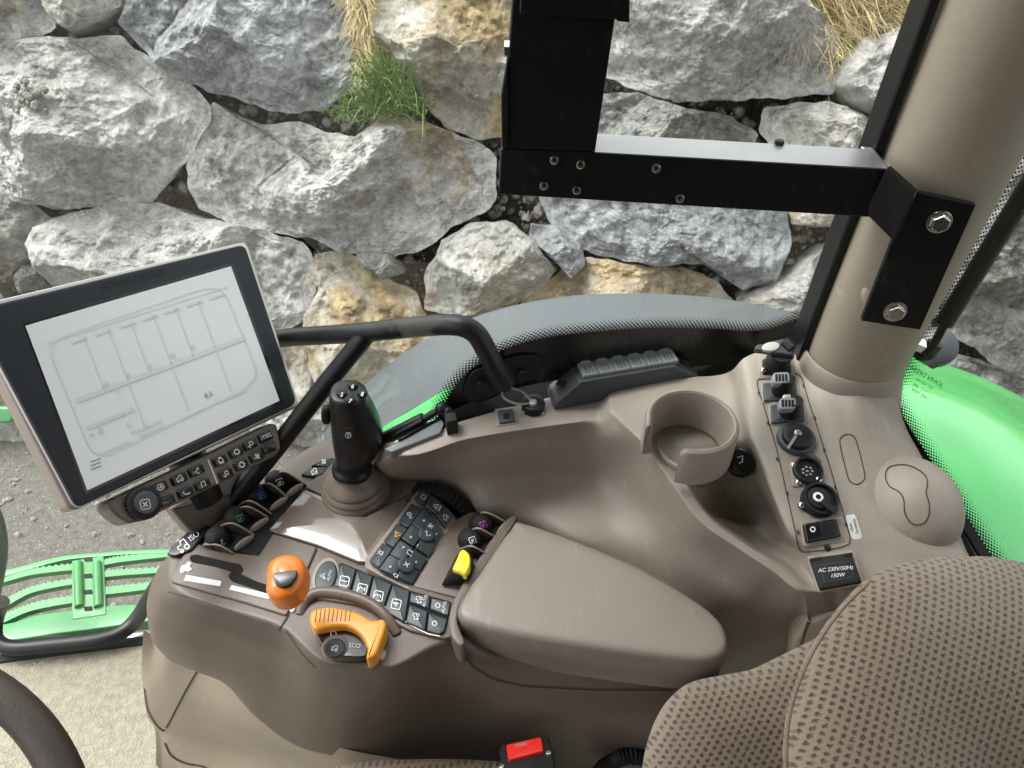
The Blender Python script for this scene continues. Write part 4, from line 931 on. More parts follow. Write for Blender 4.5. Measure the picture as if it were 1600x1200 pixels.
cN = b.at(1213, 570, .005); nn = (UPZ * .9 + Vector((0, -.15, 0))).normalized()
mb = MB(); lathe(mb, cN, nn, [(.0135, -.004), (.0125, .006), (.0115, .014), (.0128, .018), (.0128, .020), (.001, .020)], 28); mb.build('barrel', 'black', s1)
lidS = Pl(cN + nn * .024, nn + Vector((0, -.12, 0)))
mb = MB(); prism(mb, lidS, smooth_loop([(1180, 543), (1184, 538), (1194, 537), (1205, 534), (1218, 530), (1232, 529), (1240, 536), (1243, 548), (1238, 554), (1222, 552), (1208, 551), (1194, 548), (1184, 547)], 4), -.004, .0015, .0015); mb.build('flip_lid', 'slate', s1)
mb = MB(); prism(mb, lidS, ellpx((1205, 541), 14, 7.5, -8), .0005, .0035, .0012); mb.build('lid_disc', 'silver', s1)
mb = MB(); tube(mb, [lidS.at(1226, 534, .001), lidS.at(1238, 545, .001)], .0065, 16, 1, smooth=False); mb.build('hinge', 'black', s1)
for c in ((1193, 578), (1228, 573)): screw(c, s1, hh=.006)
screw((1237, 587), sc_, mat='blackmatt', r=.0028, hh=.0006)
def gridplug(c, c2, clip):
    o = raised(c, 52, 28, (1, -.05), 'slate', 'plug_socket', sc_, .0035, .001, 1.5)
    raised((c[0] + 1, c[1]), 60, 36, (1, -.05), 'taupe_side', 'socket_surround', o, .0012, .001, 5)
    S = PS(c); cb = S.at(c[0] + 2, c[1] + 1, .003); ct = cb + UPZ * .017 + Vector((0, .002, 0))
    mb_ = MB(); u1, v1 = Vector((.0098, 0, 0)), Vector((0, .0085, 0))
    tube(mb_, [cb, ct], .0102, 20, 1, smooth=False); mb_.build('plug_body', 'black', o)
    SS = Pl(ct, UPZ + Vector((0, -.25, 0)))
    q = c2
    mb_ = MB(); prism(mb_, SS, roundpoly(rectpx(q, 27, 18, (1, -.05)), 7), -.004, .003, .0012); cap = mb_.build('plug_head', 'greyclip', o)
    for k in range(4):
        mb_ = MB(); prism(mb_, SS, roundpoly(rectpx((q[0] - 7.6 + k * 5.1, q[1]), 3.4, 11, (1, -.05)), 1.2), .0025, .0034, 0); mb_.build('slot', 'hole', cap)
    if clip:
        mb_ = MB(); prism(mb_, SS, roundpoly(rectpx((q[0] - 1, q[1] - 11), 12, 6, (1, -.05)), 2), -.002, .003, .001); mb_.build('clip', 'silver', o)
gridplug((1219, 611), (1221, 590), False)
gridplug((1231, 645), (1231, 630), True)
# capped round socket
ro = MB(); S = PS((1244, 688)); disc(ro, S.at(1243, 688, 0), S.n, .0185, -.002, .006, .002, 36); cs = ro.build('capped_socket', 'slate', sc_)
mb = MB(); prism(mb, S, smooth_loop([(1230, 700), (1224, 692), (1236, 706), (1252, 709), (1262, 712), (1272, 718), (1280, 724), (1284, 720), (1276, 712), (1271, 704), (1272, 692), (1266, 690)], 3), 0, .004, .001); mb.build('cap_strap', 'slate', cs)
mb = MB(); disc(mb, S.at(1245, 684, .006), S.n, .0142, -.002, .005, .0015, 36); mb.build('cap_disc', 'black', cs)
mb = MB(); disc(mb, S.at(1246, 678, .011), S.n, .0035, -.001, .003, .0008, 16); mb.build('ring', 'steel', cs)
mb = MB(); ribbon(mb, S, [(1244, 681), (1231, 700)], 4.4, .0125); mb.build('pull_tab', 'greyclip', cs, smooth=False, thick=.001)
# eight pin round socket
rs = raised((1260, 738), 48, 40, (1, -.12), 'taupe_side', 'pin_socket', sc_, .0015, .0008, 5)
S = PS((1260, 738)); mb = MB(); lathe(mb, S.at(1260, 738, 0), S.n, [(.0138, 0), (.0138, .006), (.0128, .007), (.0115, .007), (.0108, .003), (.001, .003)], 32); mb.build('collar', 'black', rs)
for k in range(8):
    a = k * math.pi * 2 / 7; rr = 0 if k == 7 else 7.5; mb = MB(); disc(mb, S.at(1260 + rr * math.cos(a), 738 + rr * .85 * math.sin(a), .003), S.n, .0011, 0, .003, .0003, 10); mb.build('pin', 'steel', rs)
for c in ((1241, 726), (1271, 722), (1248, 753), (1279, 749)): screw(c, rs)
# key switch
S = PS((1278, 782)); mb = MB(); prism(mb, S, smooth_loop([(1248, 788), (1256, 776), (1270, 762), (1290, 764), (1304, 778), (1306, 788), (1290, 800), (1266, 800), (1254, 794)], 3), -.001, .003, .001); ks = mb.build('key_socket', 'black', sc_)
mb = MB(); lathe(mb, S.at(1278, 784, 0), S.n, [(.0165, 0), (.0165, .008), (.0155, .0095), (.0135, .0095), (.0125, .006), (.001, .006)], 36); mb.build('barrel', 'black', ks)
mb = MB(); disc(mb, S.at(1278, 780, .006), S.n, .0105, 0, .004, .001, 28); mb.build('plug_disc', 'blackmatt', ks)
mb = MB(); lathe(mb, S.at(1278, 777, .010), S.n, [(.0046, 0), (.0046, .0012), (.0026, .0014), (.0024, .0006)], 24); mb.build('white_ring', 'white', ks)
mb = MB(); disc(mb, S.at(1278, 777, .010), S.n, .0023, 0, .0016, .0002, 16); mb.build('ring_core', 'hole', ks)
mb = MB(); ribbon(mb, S, [(1284, 782), (1308, 800)], 8, .013); mb.build('strap', 'blackmatt', ks, smooth=False, thick=.002)
for c in ((1253, 789), (1299, 781)): screw(c, ks, hh=.004)
# rocker switch
rk = raised((1286, 830), 66, 42, (1, -.13), 'taupe_side', 'rocker_switch', sc_, .0012, .001, 6)
S = PS((1286, 830)); mb = MB(); prism(mb, S, roundpoly([(1256, 818), (1308, 810), (1316, 838), (1262, 848)], 4), 0, .0055, .002); mb.build('rocker', 'blackgloss', rk)
mb = MB(); prism(mb, S, roundpoly([(1280, 817), (1305, 813), (1310, 834), (1286, 839)], 4), .0054, .0062, .0006); mb.build('rocker_pad', 'black', rk)
mb = MB(); icon(mb, S, 'ring', (1270, 827), 8, (1, -.1), 1.8, .006); mb.build('off_mark', 'white', rk, smooth=False)
screw((1293, 856), sc_, mat='blackmatt', r=.003, hh=.0006)
# white sticker
S = PS((1335, 824)); mb = MB(); prism(mb, S, [(1323, 805), (1334, 803), (1338, 808), (1347, 838), (1344, 842), (1334, 843), (1330, 839), (1322, 810)], -.001, .0007, .0002); lb = mb.build('sticker', 'label', sc_)
mb = MB(); text(mb, S, 'Fernlicht', (1337, 822), 5, (-.25, -1), (-1, .25), .001); text(mb, S, 'oben', (1330, 824), 5, (-.25, -1), (-1, .25), .001); mb.build('sticker_print', 'seam', lb, smooth=False)
# mains outlet lid
S = PS((1305, 894), 20); mb = MB(); prism(mb, S, roundpoly([(1260, 868), (1334, 858), (1352, 912), (1278, 926)], 5), -.002, .0014, .001); ol = mb.build('mains_outlet', 'taupe_side', sc_)
mb = MB(); prism(mb, S, roundpoly([(1264, 872), (1330, 863), (1347, 909), (1281, 921)], 3), .001, .006, .0015); mb.build('outlet_lid', 'blackmatt', ol)
mb = MB(); prism(mb, S, [(1265, 873), (1283, 870), (1284, 874), (1266, 877)], .006, .0066, .0002); prism(mb, S, [(1318, 865), (1332, 863), (1333, 868), (1320, 870)], .006, .0066, .0002); mb.build('lid_hinge', 'hole', ol)
mb = MB(); ribbon(mb, S, [(1281, 883), (1328, 877), (1334, 901), (1288, 909), (1281, 883)], .8, .0063); mb.build('frame_line', 'slate', ol, smooth=False)
mb = MB(); text(mb, S, 'AC 230V/50Hz', (1306, 889), 6.6, (1, -.10), (.10, -1), .0065); text(mb, S, '150W', (1309, 899), 6.6, (1, -.10), (.1, -1), .0065); mb.build('outlet_writing', 'white', ol, smooth=False)
# domed cover
dc = CON.at(1418, 782); dn = PS((1418, 782), 25).n
dm = V(1417, 775, .762)
mb = MB(); u1 = Vector((.0465, .0, 0)); v1 = Vector((0, .051, 0)); blob(mb, V(1417, 796, .727), u1, v1, UPZ * .050, 48, 28); dome = mb.build('domed_cover', 'taupe_side', sc_)
class MS:
    def __init__(s, m_): s.bvh = BVHTree.FromPolygons(m_.v, m_.f)
    def hit(s, px, py):
        h = s.bvh.ray_cast(CAM, ray(px, py).normalized())
        if h[0] is None: q = s.bvh.find_nearest(D(px, py, .7)); h = (q[0], q[1])
        n = h[1] if h[1].dot(CAM - h[0]) > 0 else -h[1]; return h[0], n
    def at(s, px, py, h=0): p, n = s.hit(px, py); return p + n * h
    def nrm(s, px, py): return s.hit(px, py)[1]
DS = MS(mb); kid = [(1384, 745), (1388, 732), (1402, 727), (1420, 728), (1440, 738), (1449, 752), (1447, 770), (1452, 790), (1450, 808), (1440, 819), (1425, 818), (1414, 802), (1412, 780), (1404, 768), (1390, 760)]
mb = MB(); L_ = smooth_loop(kid, 5); ribbon(mb, DS, L_ + [L_[0]], 1.7, .0006); mb.build('insert_seam', 'seam', dome, smooth=False)
# collar where pillar meets console
mb = MB(); lathe(mb, Vector((PC0.x, PC0.y, .70)), UPZ, [(.068, .030), (.062, .045), (.0555, .068), (.0515, .088), (.0500, .098), (.0482, .100), (.0465, .090)], 56, False, False); mb.build('pillar_collar', 'taupe_side', sc_)
# small things on the ledge
S = PS((791, 647)); raised((791, 650), 34, 27, (1, -.14), 'taupe_side', 'ledge_recess', sc_, .0012, .0006, 3)
lr = raised((791, 649), 24, 20, (1, -.14), 'slate', 'blank_plug', sc_, .004, .001, 1.5)
raised((791, 649), 9, 8, (1, -.14), 'blackmatt', 'plug_latch', lr, .005, .0004, 1, h0=.004)
S = PS((833, 636)); cp = MB(); disc(cp, S.at(833, 638, 0), S.n, .0125, 0, .010, .002, 32); cc = cp.build('round_cap', 'black', sc_)
mb = MB(); a = S.at(833, 630, .011); tube(mb, [a, a + Vector((-.012, .012, .006)), a + Vector((-.028, .014, .008)), a + Vector((-.032, .004, .006)), a + Vector((-.018, -.004, .003)), a], .0014, 8, 8); mb.build('cable_loop', 'greyclip', cc)
mb = MB(); disc(mb, a, UPZ, .004, -.001, .003, .001, 16); mb.build('rivet', 'silver', cc)
for c in ((820, 643), (846, 631), (848, 645)): screw(c, cc, r=.0016)
# power strip with six flap lids
ps = thing('power_strip', V(960, 610, .73), 'black power strip with sloping ends and six grey flap lids standing on the console ledge', 'power strip')
PL_ = Pl(V(960, 605, .735), UPZ)
prof = [(864, 643, .0), (862, 622, .0)]
def P3(x, y, h): return PL_.at(x, y, h)
bl, br = V(866, 641, .735), V(1092, 602, .735); wv = Vector((0, 1, 0)); ln = (br - bl); ln.z = 0; L_ = ln.length; ln.normalize(); wv = Vector((-ln.y, ln.x, 0)); wd = .030
prof = [(0, 0), (.002, .010), (L_ * .165, .034), (L_ * .80, .034), (L_ * .99, .012), (L_, 0)]
mb = MB(); A_ = [bl + ln * a + UPZ * h for a, h in prof]; B_ = [p + wv * wd for p in A_]
rings(mb, [A_, B_]); body = mb.build('strip_body', 'slate', ps, smooth=False, bevel=.002)
TS = Pl(bl + UPZ * .034, UPZ)
for k in range(6):
    c = bl + ln * (L_ * (.205 + .108 * k) + .006) + UPZ * .035 + wv * .012
    mb = MB(); box(mb, c + wv * .003, ln * .0086, wv * .0105, UPZ * .003); lid = mb.build('flap_lid', 'greyclip', ps, smooth=False, bevel=.001)
    mb = MB(); box(mb, c + wv * .0155 + UPZ * .004, ln * .0052, wv * .004, UPZ * .0012); mb.build('finger_tab', 'greyclip', lid, smooth=False, bevel=.0006)
    mb = MB(); box(mb, c + wv * .0165 + UPZ * .0054, ln * .0028, wv * .0012, UPZ * .0004); mb.build('tab_hole', 'hole', lid, smooth=False)
    for q in (-.0035, 0, .0035):
        mb = MB(); box(mb, c + ln * q + UPZ * .0031 + wv * .001, ln * .0004, wv * .006, UPZ * .0003); mb.build('groove', 'slate', lid, smooth=False)
for c in (bl + ln * L_ * .075 + UPZ * .0225 + wv * .015, bl + ln * L_ * .905 + UPZ * .0235 + wv * .015):
    n1 = (UPZ + ln * (-.6 if c.x < -.02 else .6)).normalized(); mb = MB(); blob(mb, c, ln * .007, wv * .0042, UPZ * .0015, 20, 8)
    mb.build('mounting_hole', 'hole', ps)

# ================================================================== ARMREST CONSOLE
ac = thing('armrest_console', V(600, 950, .55), 'dark taupe armrest console with joystick, orange levers, key pads and a padded vinyl rest', 'armrest console')
Z = .63
cols = [
 # back-hidden, back edge, inner, near edge, round, side, side2, bottom
 [(300,852,.60),(296,846,Z),(345,832,Z),(275,862,Z),(256,876,.622),(240,903,.602),(229,950,.56),(240,1004,.50),(262,1030,.46)],
 [(335,828,.60),(331,820,Z),(350,868,Z),(274,903,Z),(260,922,.623),(246,945,.604),(236,978,.56),(246,1012,.505),(268,1034,.46)],
 [(372,800,.60),(368,790,Z),(385,885,Z),(300,930,Z),(296,945,.623),(288,968,.604),(280,1002,.555),(290,1034,.49),(302,1048,.45)],
 [(442,744,.60),(438,737,Z),(430,900,Z),(370,952,Z),(366,966,.623),(360,988,.604),(354,1022,.545),(350,1052,.48),(348,1066,.44)],
 [(490,710,.60),(486,702,Z),(472,922,Z),(440,975,Z),(437,990,.622),(432,1012,.602),(425,1052,.53),(415,1092,.46),(402,1122,.41)],
 [(550,690,.60),(546,682,Z),(522,940,Z),(512,1030,Z),(512,1044,.622),(511,1060,.602),(508,1100,.53),(498,1140,.45),(482,1172,.39)],
 [(615,705,.60),(612,698,Z),(600,950,Z),(600,1040,Z),(600,1053,.622),(600,1068,.602),(600,1110,.53),(600,1155,.44),(600,1190,.38)],
 [(665,750,.60),(661,742,Z),(680,970,Z),(690,1000,Z),(700,1018,.618),(706,1048,.592),(709,1096,.52),(710,1152,.43),(710,1192,.375)],
 [(805,822,.58),(802,813,.61),(800,960,.61),(800,1000,.600),(806,1030,.598),(812,1078,.560),(814,1118,.52),(815,1162,.43),(815,1205,.37)],
 [(938,860,.58),(935,851,.61),(920,980,.61),(930,1010,.600),(930,1040,.598),(930,1084,.560),(930,1124,.52),(930,1168,.43),(930,1210,.37)],
 [(1043,914,.58),(1040,906,.61),(1040,990,.61),(1060,1010,.600),(1062,1036,.598),(1062,1080,.560),(1050,1130,.515),(1040,1175,.43),(1030,1215,.37)],
 [(1113,966,.56),(1110,958,.60),(1105,990,.60),(1120,1005,.600),(1126,1030,.596),(1120,1072,.560),(1096,1125,.51),(1076,1175,.43),(1066,1215,.37)],
]
rows = [[V(*cols[j][i]) for j in range(len(cols))] for i in range(len(cols[0]))]
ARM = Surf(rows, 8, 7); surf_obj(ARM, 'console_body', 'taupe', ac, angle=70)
PC = Pl((0, 0, Z), UPZ)
# padded rest
mb = MB(); out = smooth_loop([(797,824),(806,812),(824,815),(870,830),(935,855),(1000,884),(1060,917),(1105,947),(1130,972),(1139,998),(1136,1016),(1120,1028),(1090,1032),(1040,1028),(960,1018),(880,1006),(800,992),(745,978),(722,968),(714,952),(722,930),(752,886),(782,842)], 5)
PP = Pl(V(900, 950, .652), UPZ + Vector((-.02, -.03, 0)))
n = PP.n; P = [PP.at(*p) for p in out]
ar = sum((P[i] - P[0]).cross(P[(i + 1) % len(P)] - P[0]).dot(n) for i in range(1, len(P) - 1))
if ar < 0: P = P[::-1]
rs__ = []
for q in (-.062, -.045): rs__.append([p + n * q for p in inset_ring(P, n, .002)])
for ins, dr in ((0, -.036), (-.001, -.022), (0, -.009), (.001, -.0048), (.0026, -.0020), (.0048, -.0006)): rs__.append([p + n * dr for p in inset_ring(P, n, ins)])
c = sum(rs__[-1], Vector()) / len(P)
L0 = rs__[-1]
for q in (.03, .07, .12, .18): rs__.append([p.lerp(c, q) + n * .0012 * (1 - (1 - q / .18) ** 2) for p in L0])
rings(mb, rs__); mb.build('armrest_pad', 'pad', ac, angle=60)
# collar edge left of the pad
mb = MB(); prism(mb, PC, smooth_loop([(796, 808), (806, 812), (756, 888), (724, 937), (716, 957), (716, 977), (726, 1002), (718, 1008), (704, 990), (702, 960), (712, 930), (745, 876), (780, 826)], 4), -.02, .012, .002); mb.build('pad_collar', 'taupe', ac)
# smooth panels on the top
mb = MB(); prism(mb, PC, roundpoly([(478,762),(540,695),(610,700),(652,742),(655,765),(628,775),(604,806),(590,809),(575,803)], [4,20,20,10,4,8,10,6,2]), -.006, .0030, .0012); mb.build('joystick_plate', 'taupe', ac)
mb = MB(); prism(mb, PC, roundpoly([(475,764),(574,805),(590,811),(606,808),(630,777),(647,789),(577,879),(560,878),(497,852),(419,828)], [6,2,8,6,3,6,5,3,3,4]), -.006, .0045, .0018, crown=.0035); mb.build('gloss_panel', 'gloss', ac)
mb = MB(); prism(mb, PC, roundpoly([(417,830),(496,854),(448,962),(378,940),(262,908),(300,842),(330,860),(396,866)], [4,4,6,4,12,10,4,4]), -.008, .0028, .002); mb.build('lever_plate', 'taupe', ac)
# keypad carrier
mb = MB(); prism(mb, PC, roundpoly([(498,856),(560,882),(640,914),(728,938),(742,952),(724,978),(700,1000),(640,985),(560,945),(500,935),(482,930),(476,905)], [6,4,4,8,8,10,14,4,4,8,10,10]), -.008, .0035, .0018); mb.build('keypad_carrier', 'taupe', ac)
mb = MB()
ribbon(mb, PC, [(262, 925), (300, 934), (330, 944), (368, 958), (420, 978)], 1.2, .0015)
ribbon(mb, ARM, [(452, 960), (436, 985)], 2.2, .001); ribbon(mb, ARM, [(448, 985), (470, 1018), (492, 1042)], 1.1, .001)
ribbon(mb, ARM, [(722, 1020), (740, 1042), (770, 1060), (815, 1071), (930, 1077), (1050, 1077)], 1.6, .001)
mb.build('body_seam', 'seam', ac, smooth=False)
# shift gate slots and markings
mb = MB()
prism(mb, PC, roundpoly([(297,868),(306,866),(340,874),(376,882),(380,888),(378,895),(372,897),(340,886),(300,878),(296,874)], 4), .002, .0034, 0)
prism(mb, PC, roundpoly([(358,896),(366,892),(400,908),(424,916),(424,930),(400,921),(362,908),(357,902)], 4), .002, .0034, 0)
prism(mb, PC, roundpoly([(368,888),(378,886),(374,902),(364,900)], 1), .0022, .0035, 0)
mb.build('shift_gate', 'hole', ac, smooth=False)
mb = MB(); prism(mb, PC, roundpoly([(291,898),(346,908),(344,916),(287,907)], 1), .002, .0036, 0); prism(mb, PC, roundpoly([(362,914),(420,928),(420,936),(358,921)], 1), .002, .0036, 0); mb.build('white_stripe', 'white', ac, smooth=False)
mb = MB(); prism(mb, PC, smooth_loop([(281,892),(284,884),(290,882),(293,878),(299,880),(296,885),(300,889),(294,893),(289,892),(284,896)], 3), .002, .0036, 0)
mb.build('hare_mark', 'white', ac, smooth=False)
mb = MB(); prism(mb, PC, smooth_loop([(451,948),(455,945),(458,947),(461,950),(457,956),(453,955)], 3), .001, .0016, 0); prism(mb, ARM, smooth_loop([(594,1024),(598,1018),(603,1018),(602,1026),(598,1032),(595,1030)], 3), .0005, .0012, 0); mb.build('tortoise_mark', 'icon', ac, smooth=False)
# ISO label plate
mb = MB(); prism(mb, PC, roundpoly([(262,866),(266,856),(302,822),(330,821),(328,827),(298,860),(276,868)], 3), .0, .005, .0012); ip = mb.build('label_plate', 'blackgloss', ac)
mb = MB(); text(mb, PC, 'ISO', (303, 838), 9, (.84, -.62), (-.62, -.84), .0055); icon(mb, PC, 'tractor', (286, 853), 17, (.84, -.62), 2, .0055); mb.build('plate_print', 'white', ip, smooth=False)
# spool valve paddles
mb = MB(); prism(mb, PC, roundpoly([(322,850),(436,737),(474,757),(404,868)], 4), 0, .0036, 0); mb.build('paddle_well', 'hole', ac, smooth=False)
def paddle(c, col, col2, k):
    b = PC.at(c[0], c[1], .002); m_ = MB(); ax_ = Vector((.72, -.55, 0)).normalized(); sd = Vector((.55, .72, 0)).normalized()
    blob(m_, b + UPZ * .002 - sd * .001, ax_ * .0125, sd * .0115, UPZ * .014, 28, 16, .78); o = m_.build('paddle', 'blackmatt', ac)
    S = MS(m_); m_ = MB()
    if col: icon(m_, S, 'box', (c[0] + 3, c[1] - 2), 9, (.84, -.35), 1.6, .0006); icon(m_, S, 'minus', (c[0] + 3, c[1] - 2), 5, (.84, -.35), 2.6, .0006); icon(m_, S, 'minus', (c[0] + 3, c[1] + .5), 5, (.84, -.35), 1.5, .0006)
    else: icon(m_, S, 'pedal', (c[0] + 4, c[1] + 4), 9, (.5, -.8), 1.3, .0006)
    m_.build('paddle_mark', col or 'icon', o, smooth=False)
def fin(p0, p1, p2):
    """thin arched divider from p0 over p1 to p2 (pixel, height)"""
    m_ = MB(); pts = [PC.at(*p0), PC.at(*p1), PC.at(*p2)]; pts = [Vector(p) for p in smooth_loop([tuple(p) for p in pts], 8, False)]
    sd = Vector((.62, .62, 0)) * .0011; k = len(m_.v); n_ = len(pts)
    up = pts; dn = [Vector((p.x, p.y, Z - .004)) for p in pts]
    R_ = []
    for a, b in zip(up, dn): R_.append([a - sd, a + sd, b + sd, b - sd])
    rings(m_, R_); o = m_.build('divider', 'wheel', ac, angle=30)
    m_ = MB(); tube(m_, [p + UPZ * .0003 for p in up], .0010, 8, 1, smooth=False); m_.build('divider_edge', 'taupe_side', o)
def cupl(c, a=(.55, -.62)):
    m_ = MB(); b = PC.at(c[0], c[1], .004); al = Vector((a[0], -a[1], 0)).normalized(); ot = Vector((al.y, -al.x, 0))
    blob(m_, b + UPZ * .002, al * .0120, ot * .0026, UPZ * .0055, 20, 10); m_.build('finger_stop', 'taupe_side', ac)
for c, col in (((343, 843), None), ((372, 812), 'greenmark'), ((405, 776), 'bluemark'), ((434, 755), 'icon')): paddle(c, col, None, 0)
for f_ in (((320, 851, .004), (342, 852, .012), (364, 864, .004)), ((342, 824, .004), (364, 818, .022), (397, 836, .004)), ((366, 798, .004), (388, 792, .022), (418, 808, .004)), ((374, 790, .004), (392, 783, .022), (424, 803, .004)), ((402, 762, .004), (422, 756, .022), (450, 778, .004)), ((430, 742, .004), (446, 738, .022), (477, 757, .004))): fin(*f_)
for c in ((382, 850), (406, 822), (436, 789), (461, 768)): cupl(c)
# pair of paddles and yellow flap beside the rest
mb = MB(); prism(mb, PC, roundpoly([(728,842),(752,800),(790,815),(762,868),(738,892),(722,880)], 4), 0, .0036, 0); mb.build('rear_paddle_well', 'hole', ac, smooth=False)
mb = MB(); prism(mb, PC, roundpoly([(640,915),(706,815),(735,800),(750,800),(722,850),(738,880),(750,900),(732,938),(700,930)], 5), -.006, .0022, .001); mb.build('side_plate', 'taupe', ac)
for c, col in (((752, 822), 'purplemark'), ((735, 846), 'icon')): paddle(c, col, None, 0)
for f_ in (((744, 808, .004), (760, 801, .022), (794, 818, .004)), ((732, 832, .004), (748, 826, .022), (778, 842, .004)), ((720, 858, .004), (738, 854, .022), (766, 870, .004))): fin(*f_)
for c in ((784, 829), (768, 853)): cupl(c, (.45, -.75))
yl = MB(); yz = lambda x, y, h: PC.at(x, y, h)
yl.v = [yz(688, 916, .004), yz(736, 914, .004), yz(746, 884, .006), yz(714, 866, .006), yz(707, 893, .022), yz(728, 900, .024), yz(737, 878, .024), yz(720, 864, .020)]
yl.f = [(0, 1, 5, 4), (1, 2, 6, 5), (2, 3, 7, 6), (3, 0, 4, 7), (4, 5, 6, 7), (3, 2, 1, 0)]
fl = yl.build('rocker_flap', 'black', ac, smooth=False, bevel=.0015)
mb = MB(); sY = pl3(yz(707, 889, .0245), yz(728, 902, .0255), yz(737, 873, .0255)); prism(mb, sY, roundpoly([(706, 889), (719, 860), (724, 857), (733, 864), (735, 872), (734, 884), (727, 898), (720, 894)], 3), -.007, .002, .002); mb.build('yellow_cap', 'yellow', fl)
mb = MB(); prism(mb, PC, roundpoly([(728, 900), (742, 872), (764, 880), (752, 908), (738, 912)], 2), .002, .007, .001); kp = mb.build('pto_plate', 'keygrey', ac)
mb = MB(); icon(mb, PC, 'gear', (741, 893), 10, (.45, -.9), 1.2, .0075); icon(mb, PC, 'gear', (745, 883), 8, (.45, -.9), 1.2, .0075); mb.build('pto_mark', 'icon', kp, smooth=False)
# curved key pad: a block bulging like a barrel, its ribbed wheel turning at the far end
kx0, kx1 = PC.at(606, 896), PC.at(672, 800); kax = (kx1 - kx0).normalized(); kc_ = (kx0 + kx1) / 2 - UPZ * .0325; BR = .0455
_b2 = MB(); lathe(_b2, kc_ - kax * .09, kax, [(BR, 0), (BR, .18)], 240); BAR = MS(_b2)
KA = Pl(PC.p + UPZ * .006, UPZ)
mb = MB(); prism(mb, BAR, roundpoly([(641,785),(653,768),(700,796),(712,814),(647,918),(636,922),(572,888),(572,876)], 4), -.014, .0016, .001); kc = mb.build('keypad_frame', 'taupe_side', ac)
def keyq(pts, name='key', mat='keygrey', h=.0085, parent=None, b=.0012, r=2, S=None):
    m_ = MB(); prism(m_, S or PC, roundpoly(pts, r), -.001 if S else .003, h, b); return m_.build(name, mat, parent or kc)
A0 = np.array([(645, 789), (578, 881)], float); A1 = np.array([(660, 797), (592, 891)], float); A2 = np.array([(691, 830), (642, 914)], float)
lerp = lambda a, b, t: tuple(a + (b - a) * t)
def qd_(L, Rr, t0, t1): return [lerp(L[0], L[1], t0), lerp(Rr[0], Rr[1], t0), lerp(Rr[0], Rr[1], t1), lerp(L[0], L[1], t1)]
for i in range(3): keyq(qd_(A0, A1, i / 3 + .006, (i + 1) / 3 - .012), S=BAR, h=.0038)
for t0, t1 in ((0, .49), (.51, 1)):
    for u0, u1 in ((0, .47), (.50, 1)):
        L_ = np.array([A1[0] + (A2[0] - A1[0]) * u0 + 1, A1[1] + (A2[1] - A1[1]) * u0 + 1]); R_2 = np.array([A1[0] + (A2[0] - A1[0]) * u1, A1[1] + (A2[1] - A1[1]) * u1])
        tm = (t0 + t1) / 2
        keyq(qd_(L_, R_2, t0 + .005, tm - .004), S=BAR, h=.0034, b=.0008); keyq(qd_(L_, R_2, tm + .004, t1 - .005), S=BAR, h=.0034, b=.0008)
keyq([(648, 782), (660, 768), (673, 775), (662, 791)], S=BAR, h=.0034); keyq([(664, 792), (674, 776), (689, 787), (681, 805)], S=BAR, h=.0034); keyq([(682, 806), (691, 789), (705, 806), (694, 826)], S=BAR, h=.0034)
mb = MB(); rb = PC.at(664, 836, .0085)
for c in ((665, 838), (633, 886)):
    q_ = MB(); disc(q_, BAR.at(c[0], c[1], .002), BAR.nrm(*c), .0085, 0, .0040, .0015, 28); q_.build('round_key', 'keygrey', kc)
H = .0044
icon(mb, BAR, 'lamp', (642, 809), 9, (.5, -.86), 1.2, H); icon(mb, BAR, 'beacon', (597, 868), 9, (.5, -.86), 1.1, H)
icon(mb, BAR, 'plus', (662, 817), 5, (.5, -.86), 1.3, H); icon(mb, BAR, 'fan', (671, 825), 9, (.5, -.86), 1.1, H); icon(mb, BAR, 'minus', (679, 837), 6, (.5, -.86), 1.2, H)
icon(mb, BAR, 'minus', (651, 855), 5, (.5, -.86), 1.2, H); icon(mb, BAR, 'note', (640, 867), 10, (.5, -.86), 1.2, H); icon(mb, BAR, 'plus', (610, 889), 5, (.5, -.86), 1.2, H); icon(mb, BAR, 'arrow', (630, 859), 4, (.5, -.86), 1, H); icon(mb, BAR, 'arrow', (648, 880), 4, (-.5, .86), 1, H)
icon(mb, BAR, 'engine', (617, 902), 7, (.5, -.86), 1, H); icon(mb, BAR, 'lock', (682, 795), 10, (.5, -.86), 1.3, H); icon(mb, BAR, 'tractor', (694, 811), 8, (.5, -.86), 1, H); icon(mb, BAR, 'box', (663, 781), 6, (.5, -.86), 1, H)
icon(mb, BAR, 'x', (633, 886), 8, (.5, -.86), 1.4, .0066); icon(mb, BAR, 'pedal', (665, 838), 9, (.5, -.86), 1.3, .0066)
mb.build('key_print', 'icon', kc, smooth=False)
mb = MB(); icon(mb, BAR, 'tri', (622, 838), 9, (.9, -.4), 1.3, H); icon(mb, BAR, 'plus', (642, 843), 5, (.5, -.86), 1.5, H); mb.build('amber_print', 'ambermark', kc, smooth=False)
# knurled wheel
mb = MB(); k = 46; N4 = k * 4; u1, v1, _ = basis(kax); c0w = kc_ + kax * ((kx1 - kx0).length / 2 + .0215)
for aa, rr in ((-.0085, .90), (-.008, .985), (-.006, 1), (.006, 1), (.008, .985), (.0085, .90), (.0088, .5)):
    mb.v += [c0w + kax * aa + (u1 * math.cos(2 * math.pi * i / N4) + v1 * math.sin(2 * math.pi * i / N4)) * (BR + .0025) * rr * (.965 if (i % 4 == 0 and rr > .95) else 1) for i in range(N4)]
for q_ in range(6):
    for i in range(N4): mb.f.append((q_ * N4 + i, q_ * N4 + (i + 1) % N4, (q_ + 1) * N4 + (i + 1) % N4, (q_ + 1) * N4 + i))
mb.f.append(tuple(range(N4))); mb.f.append(tuple(range(6 * N4, 7 * N4)))
mb.build('knurled_wheel', 'blackmatt', ac, angle=25)
